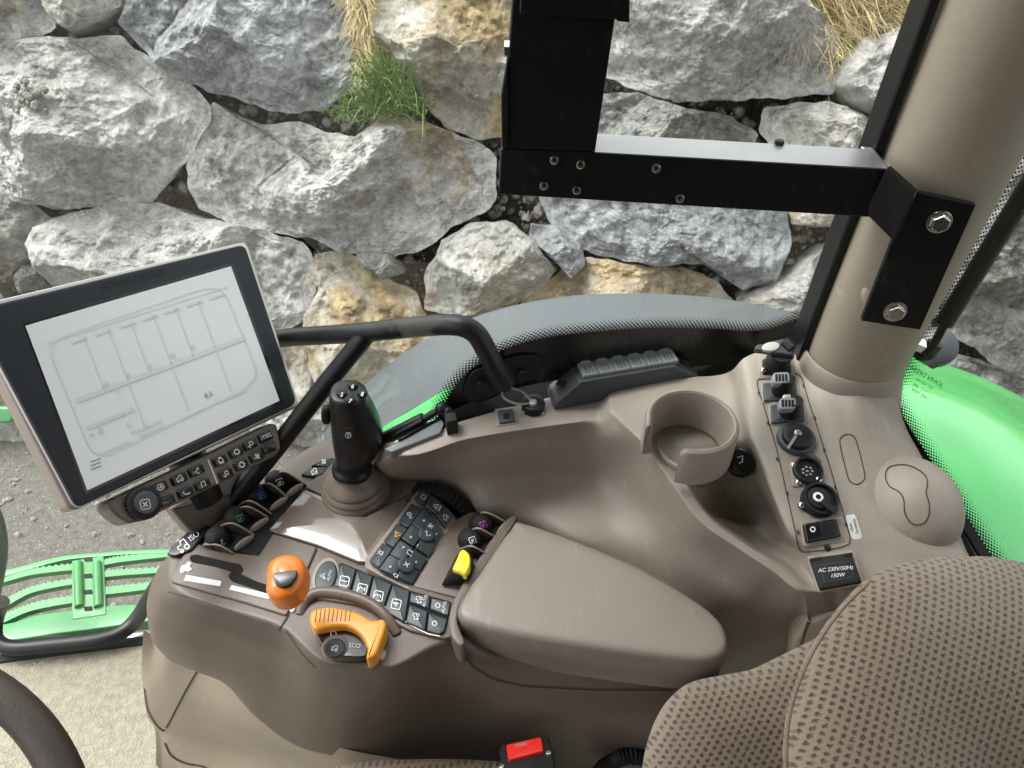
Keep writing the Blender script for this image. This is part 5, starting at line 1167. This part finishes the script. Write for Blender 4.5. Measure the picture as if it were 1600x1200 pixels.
# lower key strip: oval and 1-4
mb = MB(); prism(mb, PC, ellpx((509, 900), 21, 31, 18), .002, .0065, .002); ov = mb.build('oval_bezel', 'taupe_side', ac)
mb = MB(); prism(mb, PC, ellpx((509, 900), 16.5, 26, 18), .005, .0085, .002); mb.build('oval_key', 'keygrey', ov)
mb = MB(); icon(mb, PC, 'auto', (505, 900), 10, (.1, -1), 1.5, .0095); text(mb, PC, 'AUTO', (515, 899), 4.6, (.3, -.95), (-.95, -.3), .0095); mb.build('oval_print', 'icon', ov, smooth=False)
mb = MB(); prism(mb, PC, roundpoly([(532,878),(580,898),(640,922),(706,940),(698,976),(686,992),(668,987),(640,972),(600,944),(560,922),(528,915),(520,905)], 3), .002, .0050, .001); kb = mb.build('key_strip', 'hole', ac)
for pts in ([(533,880),(556,889),(546,926),(522,914)], [(558,890),(582,900),(572,938),(548,928)], [(584,901),(612,912),(598,952),(574,940)], [(614,913),(640,923),(632,972),(600,953)]):
    keyq(pts, parent=kb, h=.0072, r=2)
for pts in ([(642,924),(672,932),(670,950),(640,940)], [(674,933),(705,941),(700,962),(672,951)], [(640,944),(668,955),(664,984),(634,972)], [(670,957),(699,967),(694,986),(686,991),(667,985)]): keyq(pts, parent=kb, h=.0072, r=2)
mb = MB(); H = .0079; ud = (.22, -1)
for s_, c in (('1', (538, 908)), ('2', (566, 920)), ('3', (591, 931)), ('4', (619, 944))):
    text(mb, PC, s_, c, 11, ud, (-1, -.22), H)
    L_ = roundpoly(rectpx(c, 15, 14, ud), 3); ribbon(mb, PC, L_ + [L_[0]], 1.4, H)
for c in ((655, 937), (650, 963)): icon(mb, PC, 'tractor', c, 10, ud, 1.2, H)
for c in ((684, 946), (679, 974)): icon(mb, PC, 'gear', c, 9, ud, 1.2, H)
text(mb, PC, 'AUTO', (664, 939), 5, ud, (-1, -.22), H); text(mb, PC, 'AUTO', (694, 949), 5, ud, (-1, -.22), H)
mb.build('key_print', 'white', kb, smooth=False)
mb = MB(); ribbon(mb, PC, [(521, 917), (560, 925), (600, 947), (640, 976), (668, 990), (688, 994)], 1.4, .0052); mb.build('strip_trim', 'silver', kb, smooth=False)
# orange shift knob
kbz = PC.at(441, 905, .018); mb = MB()
outl = [(414,900),(414,885),(420,872),(432,864),(446,861),(462,864),(473,873),(476,886),(474,900),(468,914),(458,926),(444,933),(430,933),(418,928),(412,916)]
SK = Pl(PC.p + UPZ * .030, UPZ + Vector((0, -.15, 0)))
prism(mb, SK, smooth_loop(outl, 5), -.020, .006, .010, 7, crown=.002); sk_ = mb.build('shift_knob', 'orange', ac)
mb = MB(); prism(mb, SK, roundpoly([(425,895),(464,890),(465,898),(455,914),(443,919),(430,914)], 6), .0062, .0085, .001); mb.build('knob_button', 'blackgloss', sk_)
# orange rotary speed dial
SD = Pl(PC.p + UPZ * .004, UPZ); cc_ = (533, 1003)
mb = MB(); outer = [(484,962),(488,953),(502,949),(520,948),(545,952),(565,959),(578,967),(588,968),(597,966),(603,972),(601,985),(594,1005),(588,1020),(580,1027),(572,1027),(574,1013),(568,997),(556,985),(539,978),(520,979),(504,982),(492,983),(485,974)]
prism(mb, SD, smooth_loop(outer, 4), -.002, .016, .003, 6); dl = mb.build('speed_dial', 'amber', ac)
mb = MB()
for i in range(9): x = 495 + i * 6.6; ribbon(mb, SD, [(x, 950.5 + abs(i - 3) * .6), (x - 2.5, 972 - .2 * i)], .9, .0163)
mb.build('dial_ribs', 'seam', dl, smooth=False)
mb = MB(); prism(mb, SD, smooth_loop([(490,980),(504,977),(525,974),(545,977),(560,986),(572,1000),(574,1018),(568,1026),(545,1026),(515,1022),(500,1004)], 4), -.002, .0075, .001); df = mb.build('dial_face', 'blackgloss', dl)
mb = MB(); disc(mb, SD.at(523, 1012, .007), UPZ, .0125, 0, .002, .001, 32); mb.build('centre_ring', 'taupe', dl)
mb = MB(); disc(mb, SD.at(523, 1013, .009), UPZ, .0100, 0, .0010, .0006, 32); mb.build('centre_cap', 'black', dl)
mb = MB(); text(mb, SD, 'ECO', (554, 1009), 7.0, (1, .06), (.1, -1), .0082); icon(mb, SD, 'engine', (521, 990), 12, (1, .03), 1.4, .0082); icon(mb, SD, 'tractor', (523, 1013), 9, (1, .2), 1.1, .0104); mb.build('dial_print', 'icon', dl, smooth=False)
# raised brow over the dial
mb = MB(); tube(mb, [ARM.at(468, 958, -.003), ARM.at(478, 940, .002), ARM.at(500, 930, .005), ARM.at(540, 934, .006), ARM.at(580, 948, .006), ARM.at(605, 968, .004), ARM.at(620, 990, -.002)], .0055, 14, 6); mb.build('dial_brow', 'taupe', ac)
# little switch plates behind the joystick
mb = MB(); prism(mb, PC, roundpoly([(470, 741), (482, 731), (512, 729), (502, 741), (490, 744)], 1), 0, .004, .0008); sp_ = mb.build('switch_plate', 'slate', ac)
mb = MB(); prism(mb, PC, roundpoly([(486, 728), (508, 716), (522, 715), (514, 728)], 1), 0, .004, .0008); mb.build('switch_plate', 'blackgloss', ac)
mb = MB(); icon(mb, PC, 'tractor', (491, 737), 9, (1, -.3), 1.6, .0045); icon(mb, PC, 'fan', (506, 721), 8, (1, -.3), 1.6, .0045); mb.build('plate_print', 'white', sp_, smooth=False)
# joystick
jb = PC.at(557, 768, .004)
js = MB(); lathe(js, jb, UPZ + Vector((0, .04, 0)), [(.0375, -.004), (.0385, .002), (.0370, .006), (.0352, .0075), (.0362, .010), (.0345, .0145), (.0322, .016), (.033, .0185), (.0310, .023), (.024, .029), (.020, .034), (.018, .038), (.001, .038)], 48)
jo = js.build('joystick', 'taupe', ac, angle=40)
jt = jb + UPZ * .036
def jr(p, a, b_, tilt=0): return p, a, b_
top = D(549, 612, (jt - CAM).dot(FW) - .075)
base = jt; axis = (top - base); L_ = axis.length; axn = axis.normalized(); sx = Vector((1, 0, 0)); sx = (sx - axn * sx.dot(axn)).normalized(); sy = axn.cross(sx)
prof = [(0, .023, .021, 0), (.05, .0235, .0215, 0), (.09, .0195, .018, 0), (.16, .0195, .019, .001), (.28, .0245, .0235, .0045), (.45, .0282, .0260, .0060), (.62, .0275, .0250, .0045), (.78, .0245, .0225, .0015), (.90, .0215, .0205, -.002), (.97, .0200, .0190, -.003), (1.0, .0180, .0170, -.003), (1.01, .013, .012, -.003)]
ks_ = [p[0] for p in prof]; rs_l = []
pr = smooth_loop(prof, 4, False)
mb = MB()
for t, a, b_, off in pr:
    c = base + axn * L_ * t + sx * off; rs_l.append([c + sx * math.copysign(abs(math.cos(q)) ** .85, math.cos(q)) * a * .91 + sy * math.copysign(abs(math.sin(q)) ** .85, math.sin(q)) * b_ for q in [2 * math.pi * i / 32 for i in range(32)]])
rings(mb, rs_l); grip = mb.build('grip', 'black', jo, angle=50)
GT = Pl(base + axn * (L_ * 1.012), axn)
mb = MB(); blob(mb, base + axn * L_ * .70 - sx * .0255, axn * .012, sy * .006, sx * .005, 18, 10, .7); mb.build('side_button', 'blackmatt', jo)
HS = MS(mb)
for s_, c in (('5', (534, 617)), ('6', (551, 604)), ('7', (547, 627)), ('8', (566, 616))):
    mb = MB(); disc(mb, GT.at(c[0], c[1], -.001), GT.n, .0052, 0, .0045, .0015, 24); bb = mb.build('thumb_button', 'blackmatt', jo)
    mb = MB(); text(mb, GT, s_, c, 7, (1, .35), (.35, -1), .0040); mb.build('digit', 'icon', bb, smooth=False)
mb = MB(); mb.v = [p for r_ in rs_l for p in r_]; nn_ = 32; mb.f = [(i * nn_ + j, i * nn_ + (j + 1) % nn_, (i + 1) * nn_ + (j + 1) % nn_, (i + 1) * nn_ + j) for i in range(len(rs_l) - 1) for j in range(nn_)]
JS = MS(mb); mb = MB(); c = (545, 680); prism(mb, Pl(JS.at(*c), JS.nrm(*c)), roundpoly(rectpx(c, 17, 22, (1, .1)), 4), -.003, .0008, .0008); tb = mb.build('trigger_button', 'blackmatt', jo)
mb = MB(); SB_ = Pl(JS.at(*c), JS.nrm(*c)); text(mb, SB_, '9', (544, 680), 7, (1, .1), (.1, -1), .0012); icon(mb, SB_, 'ring', (544, 680), 10, (1, 0), 1.1, .0012); mb.build('digit', 'icon', tb, smooth=False)

# beige floor box below the armrest
fb = thing('floor_box', V(300, 1150, 0), 'beige plastic box panel on the cab floor below the armrest console', 'floor panel')
rows = [[(224,985,.44),(240,990,.43),(262,1010,.43),(310,1030,.42),(400,1090,.42),(520,1165,.41),(640,1190,.41)],
 [(222,1060,.31),(234,1068,.31),(256,1078,.31),(304,1090,.32),(400,1140,.34),(520,1195,.36),(640,1240,.36)],
 [(230,1118,.21),(240,1126,.20),(262,1136,.19),(330,1150,.2),(430,1180,.25),(540,1225,.3),(660,1270,.3)],
 [(242,1140,.15),(250,1146,.14),(262,1152,.14),(345,1168,.16),(450,1210,.2),(550,1260,.24),(670,1300,.24)],
 [(244,1195,.03),(252,1205,.0),(275,1212,.0),(350,1230,.05),(450,1260,.1),(560,1300,.18),(680,1340,.18)]]
FB = Surf([[V(*p) for p in r] for r in rows], 8, 8); surf_obj(FB, 'box_body', 'beige', fb, angle=70)
mb = MB(); ribbon(mb, FB, [(313, 1040), (290, 1080), (262, 1134), (256, 1142)], 2.6, .001); ribbon(mb, FB, smooth_loop([(226, 1075), (232, 1110), (246, 1134), (256, 1142)], 4, False), 1.6, .001)
ribbon(mb, FB, smooth_loop([(258, 1160), (268, 1180), (290, 1192), (320, 1198), (340, 1215)], 4, False), 2.4, .001); mb.build('panel_seam', 'seam', fb, smooth=False)
# low housing under the seat side (behind the rest)
mb = MB(); box(mb, Vector((.15, .60, .2)), Vector((.55, 0, 0)), Vector((0, .03, 0)), Vector((0, 0, .2))); hb = mb.build('wheel_housing', 'taupe_side', smooth=False); tag(hb, 'plain taupe wheel housing panel below the side console', 'panel')

# ================================================================== MONITOR
mo = thing('monitor', D(240, 600, .76), 'tilted touch screen monitor with a black bezel and a key bar below it', 'monitor')
SM = pl3(D(38, 508, .673), D(362, 415, .830), D(135, 768, .680))
bz = [(-46,482),(385,378),(468,632),(120,797)]
mb = MB(); prism(mb, SM, roundpoly([(-52,484),(-46,480),(383,378),(387,382),(467,630),(463,637),(119,797),(106,794)], [4,4,14,14,14,14,16,12]), -.026, -.004, .002); mb.build('rear_shell', 'taupe_side', mo)
mb = MB(); prism(mb, SM, roundpoly([(-50,480),(385,377),(468,632),(119,797)], [12,14,12,16]), -.006, .0015, .001); mb.build('silver_edge', 'silver', mo)
mb = MB(); prism(mb, SM, roundpoly([(-44,484),(383,381),(465,630),(121,794)], [10,12,12,14]), -.002, .006, .002); bzl = mb.build('bezel', 'bezel', mo)
mb = MB(); prism(mb, SM, [(35,505),(364,410),(443,629),(134,773)], .003, .0064, .0004); mb.build('inner_rim', 'blackgloss', mo)
mb = MB(); prism(mb, SM, [(40,509),(361,416),(437,626),(137,766)], .004, .0070, .0001); scn = mb.build('screen', 'screen', mo, smooth=False)
mb = MB(); text(mb, SM, 'JOHN DEERE', (209, 436), 13.5, (.972, -.235), (-.12, -.99), .0064); mb.build('raised_writing', 'black', bzl, smooth=False)
# screen content
TLp, TRp, BRp, BLp = [np.array(p, float) for p in ((40, 509), (361, 416), (437, 626), (137, 766))]
def sp2(u, v):
    # projective-ish map of screen coordinates (u right, v down, 0..1)
    a = TLp + (TRp - TLp) * u; b = BLp + (BRp - BLp) * u; return tuple(a + (b - a) * v)
H = .0074
def uiline(mb_, pts, w): ribbon(mb_, SM, [sp2(*p) for p in pts], w, H, sub=60)
mb = MB()
for v0 in (.50,): uiline(mb, [(.1, v0), (.95, v0)], 8)
for u0 in (.24, .36, .47, .58, .69, .80): uiline(mb, [(u0, .16), (u0, .50)], 1.6)
uiline(mb, [(.06, .13), (.95, .13)], 1.6)
for u0 in (.36, .58, .8): uiline(mb, [(u0, .52), (u0, .80)], 1.8)
for u0 in (.10, .3, .5, .7): uiline(mb, [(u0 + .02, .84), (u0 + .17, .84)], 3)
for u0 in (.17, .29, .41, .52, .63, .74, .85): uiline(mb, [(u0, .17), (u0 + .08, .17)], 4)
uiline(mb, [(.1, .67), (.34, .67)], 7)
L2 = [sp2(*p) for p in [(a / 100, b / 100) for a, b in roundpoly([(6, 12), (93, 9), (95, 82), (8, 87)], 12, 8)]]; ribbon(mb, SM, L2 + [L2[0]], 1.8, H + .00005, sub=60)
mb.build('faint_graphics', 'uilight', scn, smooth=False)
mb = MB(); ub = (.93, -.36); vb = (-.33, -.94)
text(mb, SM, 'VOLLAUTO', (230, 668), 7.5, ub, vb, H + .0001); text(mb, SM, '0', (158, 674), 12, ub, vb, H + .0001); icon(mb, SM, 'arrow', (143, 680), 9, ub, 1.6, H + .0001)
for s_, c in (('12', (184, 612)), ('11', (185, 624)), ('41', (193, 650)), ('42', (201, 664))): text(mb, SM, s_, c, 6, ub, vb, H + .0001)
for q in ((.26, .47), (.37, .47), (.48, .46), (.6, .45), (.7, .44)): icon(mb, SM, 'ring', sp2(*q), 7, ub, 1.3, H + .0001)
mb.build('grey_writing', 'ui', scn, smooth=False)
mb = MB(); text(mb, SM, '8,5', (326, 617), 8, ub, vb, H + .0001)
for i in range(3): ribbon(mb, SM, [(142, 722 + i * 6), (158, 716 + i * 6)], 1.6, H + .0001, sub=60)
mb.build('dark_writing', 'uidark', scn, smooth=False)
# key bar
KB = Pl(SM.p - SM.n * .004, SM.n)
mb = MB(); prism(mb, KB, roundpoly([(168,783),(212,762),(322,711),(425,660),(434,664),(440,700),(432,712),(330,762),(222,814),(200,818),(182,806),(170,794)], 7), -.026, .004, .003); kr = mb.build('key_bar', 'taupe', mo)
ku = (.91, -.41)
kz = [((251,761),'ringarrow'),((281,748),'tractor'),((308,735),'pedal'),((345,719),'engine'),((370,706),'gear'),((392,694),'lamp'),((416,682),'ITEC'),((262,782),None),((291,769),'phone'),((318,757),'note'),((354,740),'lamp'),((378,726),'gear'),((402,713),'fan'),((421,700),None)]
for c, ic in kz:
    m_ = MB(); ww = 25 if c[0] < 325 else 22; prism(m_, KB, roundpoly(rectpx(c, ww, 14.5, ku), 2.5), .003, .0075, .002); kk = m_.build('hard_key', 'blackgloss', kr)
    m_ = MB()
    if ic == 'ITEC': text(m_, KB, 'iTEC', c, 6.5, ku, (-.41, -.91), .0078)
    elif ic: icon(m_, KB, ic, c, 10, ku, 1.2, .0078)
    if m_.v: m_.build('key_icon', 'icon', kk, smooth=False)
mb = MB(); ribbon(mb, KB, [(325, 718), (340, 756)], 2, .0045); mb.build('bar_groove', 'silver', kr, smooth=False)
kc0 = KB.at(222, 787, .004); mb = MB(); u1, v1, _ = basis(KB.n); k = 30; N4 = k * 4
for aa, rr in ((-.004, 1), (.007, 1), (.009, .94), (.0095, .82)): mb.v += [kc0 + KB.n * aa + (u1 * math.cos(2 * math.pi * i / N4) + v1 * math.sin(2 * math.pi * i / N4)) * .0155 * rr * (.95 if i % 4 == 0 and rr > .9 else 1) for i in range(N4)]
for q_ in range(3):
    for i in range(N4): mb.f.append((q_ * N4 + i, q_ * N4 + (i + 1) % N4, (q_ + 1) * N4 + (i + 1) % N4, (q_ + 1) * N4 + i))
mb.f.append(tuple(range(3 * N4, 4 * N4))); kn = mb.build('scroll_knob', 'blackmatt', kr, angle=25)
KT = Pl(kc0 + KB.n * .0095, KB.n); mb = MB(); disc(mb, kc0 + KB.n * .009, KB.n, .0105, 0, .002, .0008, 32); mb.build('knob_face', 'slate', kn)
mb = MB(); icon(mb, KT, 'x', (227, 788), 9, (1, -.15), 1.8, .0018); L_ = roundpoly(rectpx((227, 788), 15, 15, (1, -.2)), 4); ribbon(mb, KT, L_ + [L_[0]], 1.2, .0018); mb.build('knob_mark', 'icon', kn, smooth=False)
# monitor arm
mb = MB(); SA = pl3(D(275, 800, .80), D(395, 770, .86), D(310, 840, .82)); prism(mb, SA, roundpoly([(266, 795), (330, 755), (385, 735), (398, 765), (374, 790), (336, 822), (306, 842)], 4), -.03, 0, .004); mb.build('support_arm', 'taupe', mo)
mb = MB(); tube(mb, [SA.at(320, 780, -.012), SM.at(260, 640, -.035)], .02, 16, 1, smooth=False); mb.build('ball_arm', 'black', mo)

# ================================================================== BRACKET
bk = thing('display_bracket', D(1400, 400, .62), 'black welded steel bracket of square tube bolted to the pillar', 'bracket')
def bar3(pts_front, d, dep, name, mat='blacksteel', bev=.0012):
    """steel piece: front face by pixel corners with their distances, then depth dep away from the viewer"""
    P = [D(x, y, dd) for (x, y), dd in zip(pts_front, d)]; n_ = (P[1] - P[0]).cross(P[2] - P[0]).normalized()
    if n_.dot(CAM - P[0]) > 0: n_ = -n_
    if isinstance(dep, Vector): n_ = dep; dep = 1
    m_ = MB(); rings(m_, [[p + n_ * dep for p in P], P]); return m_.build(name, mat, bk, smooth=False, bevel=bev)
up_dir = Vector((0, .030, .0))
# horizontal tube: front face, plus a pale top strip painting in sky sheen
BF = Pl(D(783, 216, .60), (D(1392, 262, .605) - D(783, 216, .60)).cross(Vector((0, .09, 1))))
def barp(pts, dep, name, mat='blacksteel', h=0):
    P = [BF.at(x, y, h) for x, y in pts]; m_ = MB(); rings(m_, [[p + dep for p in P], P]); return m_.build(name, mat, bk, smooth=False, bevel=.0012)
barp([(783, 233), (930, 238), (1392, 264), (1395, 342), (779, 304)], Vector((0, .034, 0)), 'cross_bar')
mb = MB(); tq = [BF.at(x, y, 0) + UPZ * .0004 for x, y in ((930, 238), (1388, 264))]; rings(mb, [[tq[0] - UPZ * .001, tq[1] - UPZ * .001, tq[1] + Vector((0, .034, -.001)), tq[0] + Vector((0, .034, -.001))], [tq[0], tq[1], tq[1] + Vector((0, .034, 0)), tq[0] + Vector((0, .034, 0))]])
mb.build('sheen_top', 'sheensteel', bk, smooth=False)
barp([(806, -70), (976, -70), (930, 237), (784, 232)], Vector((0, .034, 0)), 'upright_box', h=.001)
bar3([(792, 232), (784, 232), (783, 150), (793, 90)], [.597, .597, .575, .56], Vector((0, .012, 0)), 'side_flange')
bar3([(1425, 298), (1526, 320), (1438, 516), (1346, 502)], [.605, .605, .680, .680], .006, 'mounting_plate')
bar3([(1385, 262), (1430, 302), (1396, 378), (1350, 332)], [.600, .594, .63, .63], .006, 'gusset')
bar3([(1345, 228), (1362, 230), (1432, 302), (1424, 306)], [.645, .645, .594, .598], .003, 'weld_bead', 'sheensteel', .0008)
barp([(815, -30), (984, -30), (984, 36), (965, 34), (962, 30), (812, 22)], Vector((0, .012, 0)), 'clamp_block', h=.012)
for c in ((866, 249), (907, 256), (850, 289), (901, 296), (1025, 262), (1062, 309)):
    m_ = MB(); disc(m_, BF.at(c[0], c[1], 0), BF.n, .0036, -.002, .003, .0008, 20); o = m_.build('cap_screw', 'steel', bk); m_ = MB(); disc(m_, BF.at(c[0], c[1], .0028), BF.n, .0017, 0, .0004, .0001, 6); m_.build('hex_recess', 'hole', o)
PF = pl3(D(1425, 298, .605), D(1526, 320, .605), D(1438, 516, .680))
for c in ((1467, 346), (1398, 486)):
    m_ = MB(); disc(m_, PF.at(c[0], c[1], 0), PF.n, .0098, 0, .0018, .0006, 36); o = m_.build('bolt', 'steel', bk)
    m_ = MB(); disc(m_, PF.at(c[0], c[1], .0016), PF.n, .0076, 0, .0062, .001, 6); m_.build('bolt_head', 'steel', o, angle=20)
m_ = MB(); disc(m_, D(1217, 226, .63), UPZ, .0038, -.004, .004, .0008, 6); m_.build('bolt', 'blacksteel', bk)
m_ = MB(); tube(m_, [D(800, 76, .565), D(788, 76, .565)], .0058, 6, 1, smooth=False); m_.build('side_bolt', 'steel', bk, angle=20)

# ================================================================== SEAT
se = thing('driver_seat', V(1400, 1150, .5), 'brown woven patterned driver seat with a big side bolster at the lower right', 'seat')
def cushion(outline, focal, ts, name, d_edge, hid=.10):
    rows = [[D(p[0] + (focal[0] - p[0]) * .06, p[1] + (focal[1] - p[1]) * .06, d_edge(p) + hid) for p in outline], [D(p[0] + (focal[0] - p[0]) * .012, p[1] + (focal[1] - p[1]) * .012, d_edge(p) + hid * .35) for p in outline]]
    for t, dd in ts: rows.append([D(p[0] + (focal[0] - p[0]) * t, p[1] + (focal[1] - p[1]) * t, d_edge(p) - dd) for p in outline])
    S = Surf(rows, 6, 6)
    # weave coordinates follow the cushion: measured along its own two directions
    n1 = S.nrm(*(lambda a: (a[0] * .6 + focal[0] * .4, a[1] * .6 + focal[1] * .4))(outline[len(outline) // 2])); e1 = Vector((.82, .25, -.45)); e1 = (e1 - n1 * e1.dot(n1)).normalized(); e2 = n1.cross(e1)
    uv = [((v - S.verts[0]).dot(e1), (v - S.verts[0]).dot(e2)) for v in S.verts]
    return S, surf_obj(S, name, 'fabric', se, uvs=uv, angle=80)
oA = [(1230,1270),(1225,1200),(1228,1130),(1244,1065),(1275,1000),(1312,948),(1352,908),(1400,884),(1460,872),(1530,870),(1600,880),(1680,905),(1760,950),(1830,1020),(1880,1100)]
SA_, _o = cushion(oA, (1620, 1330), [(0, 0), (.03, .018), (.09, .034), (.2, .052), (.38, .070), (.6, .082), (.95, .09)], 'backrest_bolster', lambda p: .64 - .0001 * (p[1] - 870))
oB = [(1000,1270),(1004,1200),(1018,1142),(1044,1095),(1082,1066),(1128,1056),(1170,1048),(1210,1030),(1255,1008),(1310,985),(1370,980)]
SB2, _o = cushion(oB, (1240, 1330), [(0, 0), (.03, .012), (.1, .024), (.25, .036), (.5, .045), (.9, .05)], 'lower_bolster', lambda p: .665)
oC = [(470,1280),(500,1215),(540,1195),(620,1188),(700,1187),(770,1190),(830,1200),(880,1280)]
SC2, _o = cushion(oC, (680, 1420), [(0, 0), (.04, .01), (.12, .02), (.3, .03), (.9, .03)], 'seat_cushion', lambda p: .80)
mb = MB(); S = SA_; ed = [(p[0] + (1620 - p[0]) * .004, p[1] + (1330 - p[1]) * .004) for p in oA[1:7]]
mb.v = []; tube(mb, [S.at(x + 4, y + 3, .001) for x, y in smooth_loop(ed, 4, False)], .0016, 8, 1, smooth=False); mb.build('piping', 'fabric', se)
# beige trim piece between console and seat
mb = MB(); tp = [(1238, 1005), (1258, 972), (1262, 966), (1268, 972), (1300, 955), (1330, 948), (1400, 930), (1400, 1030), (1230, 1060)]
S = pl3(V(1250, 1000, .62), V(1330, 955, .66), V(1250, 1060, .58)); prism(mb, S, roundpoly(tp, 4), -.03, 0, .004); o = mb.build('seat_trim', 'beige'); tag(o, 'pale beige trim piece wedged between the side console and the seat back', 'trim')
# buckle
bu = thing('seatbelt_buckle', D(825, 1180, .66), 'black seat belt buckle with a red release button at the bottom edge', 'buckle')
S = pl3(D(780, 1162, .655), D(860, 1150, .655), D(800, 1220, .61))
mb = MB(); prism(mb, S, roundpoly([(779, 1166), (784, 1160), (848, 1148), (858, 1150), (866, 1178), (872, 1225), (786, 1225)], 6), -.022, 0, .004); mb.build('housing', 'black', bu)
mb = MB(); prism(mb, S, roundpoly([(791, 1163), (845, 1151), (849, 1172), (794, 1187)], 2), -.002, .0025, .0012); rb_ = mb.build('release_button', 'red', bu)
mb = MB(); text(mb, S, 'PRESS', (814, 1164), 6, (1, -.22), (.22, -1), .0029); mb.build('button_writing', 'dimicon', rb_, smooth=False)
for c in ((857, 1177), (784, 1198)):
    m_ = MB(); disc(m_, S.at(c[0], c[1], 0), S.n, .0024, 0, .0012, .0004, 16); m_.build('rivet', 'steel', bu)
mb = MB(); tube(mb, [S.at(826, 1190, -.012), S.at(840, 1300, -.03)], .009, 10, 1, smooth=False); mb.build('stalk', 'blackmatt', bu)
# corrugated hose by the seat
hp = [V(930, 1215, .40), V(955, 1192, .42), V(985, 1180, .43), V(1010, 1186, .42)]; hs_ = [Vector(p) for p in smooth_loop([tuple(p) for p in hp], 14, False)]
mb = MB(); tube(mb, hs_, lambda t: .009 * (1 + .14 * math.sin(t * 125)), 14, 1, smooth=False); o = mb.build('corrugated_hose', 'blackmatt'); tag(o, 'short black corrugated hose beside the seat at the bottom', 'hose')
for o in list(SC.objects):
    if o.get('label') and len(o['label'].split()) > 16: print('LONG', o.name, o['label'])
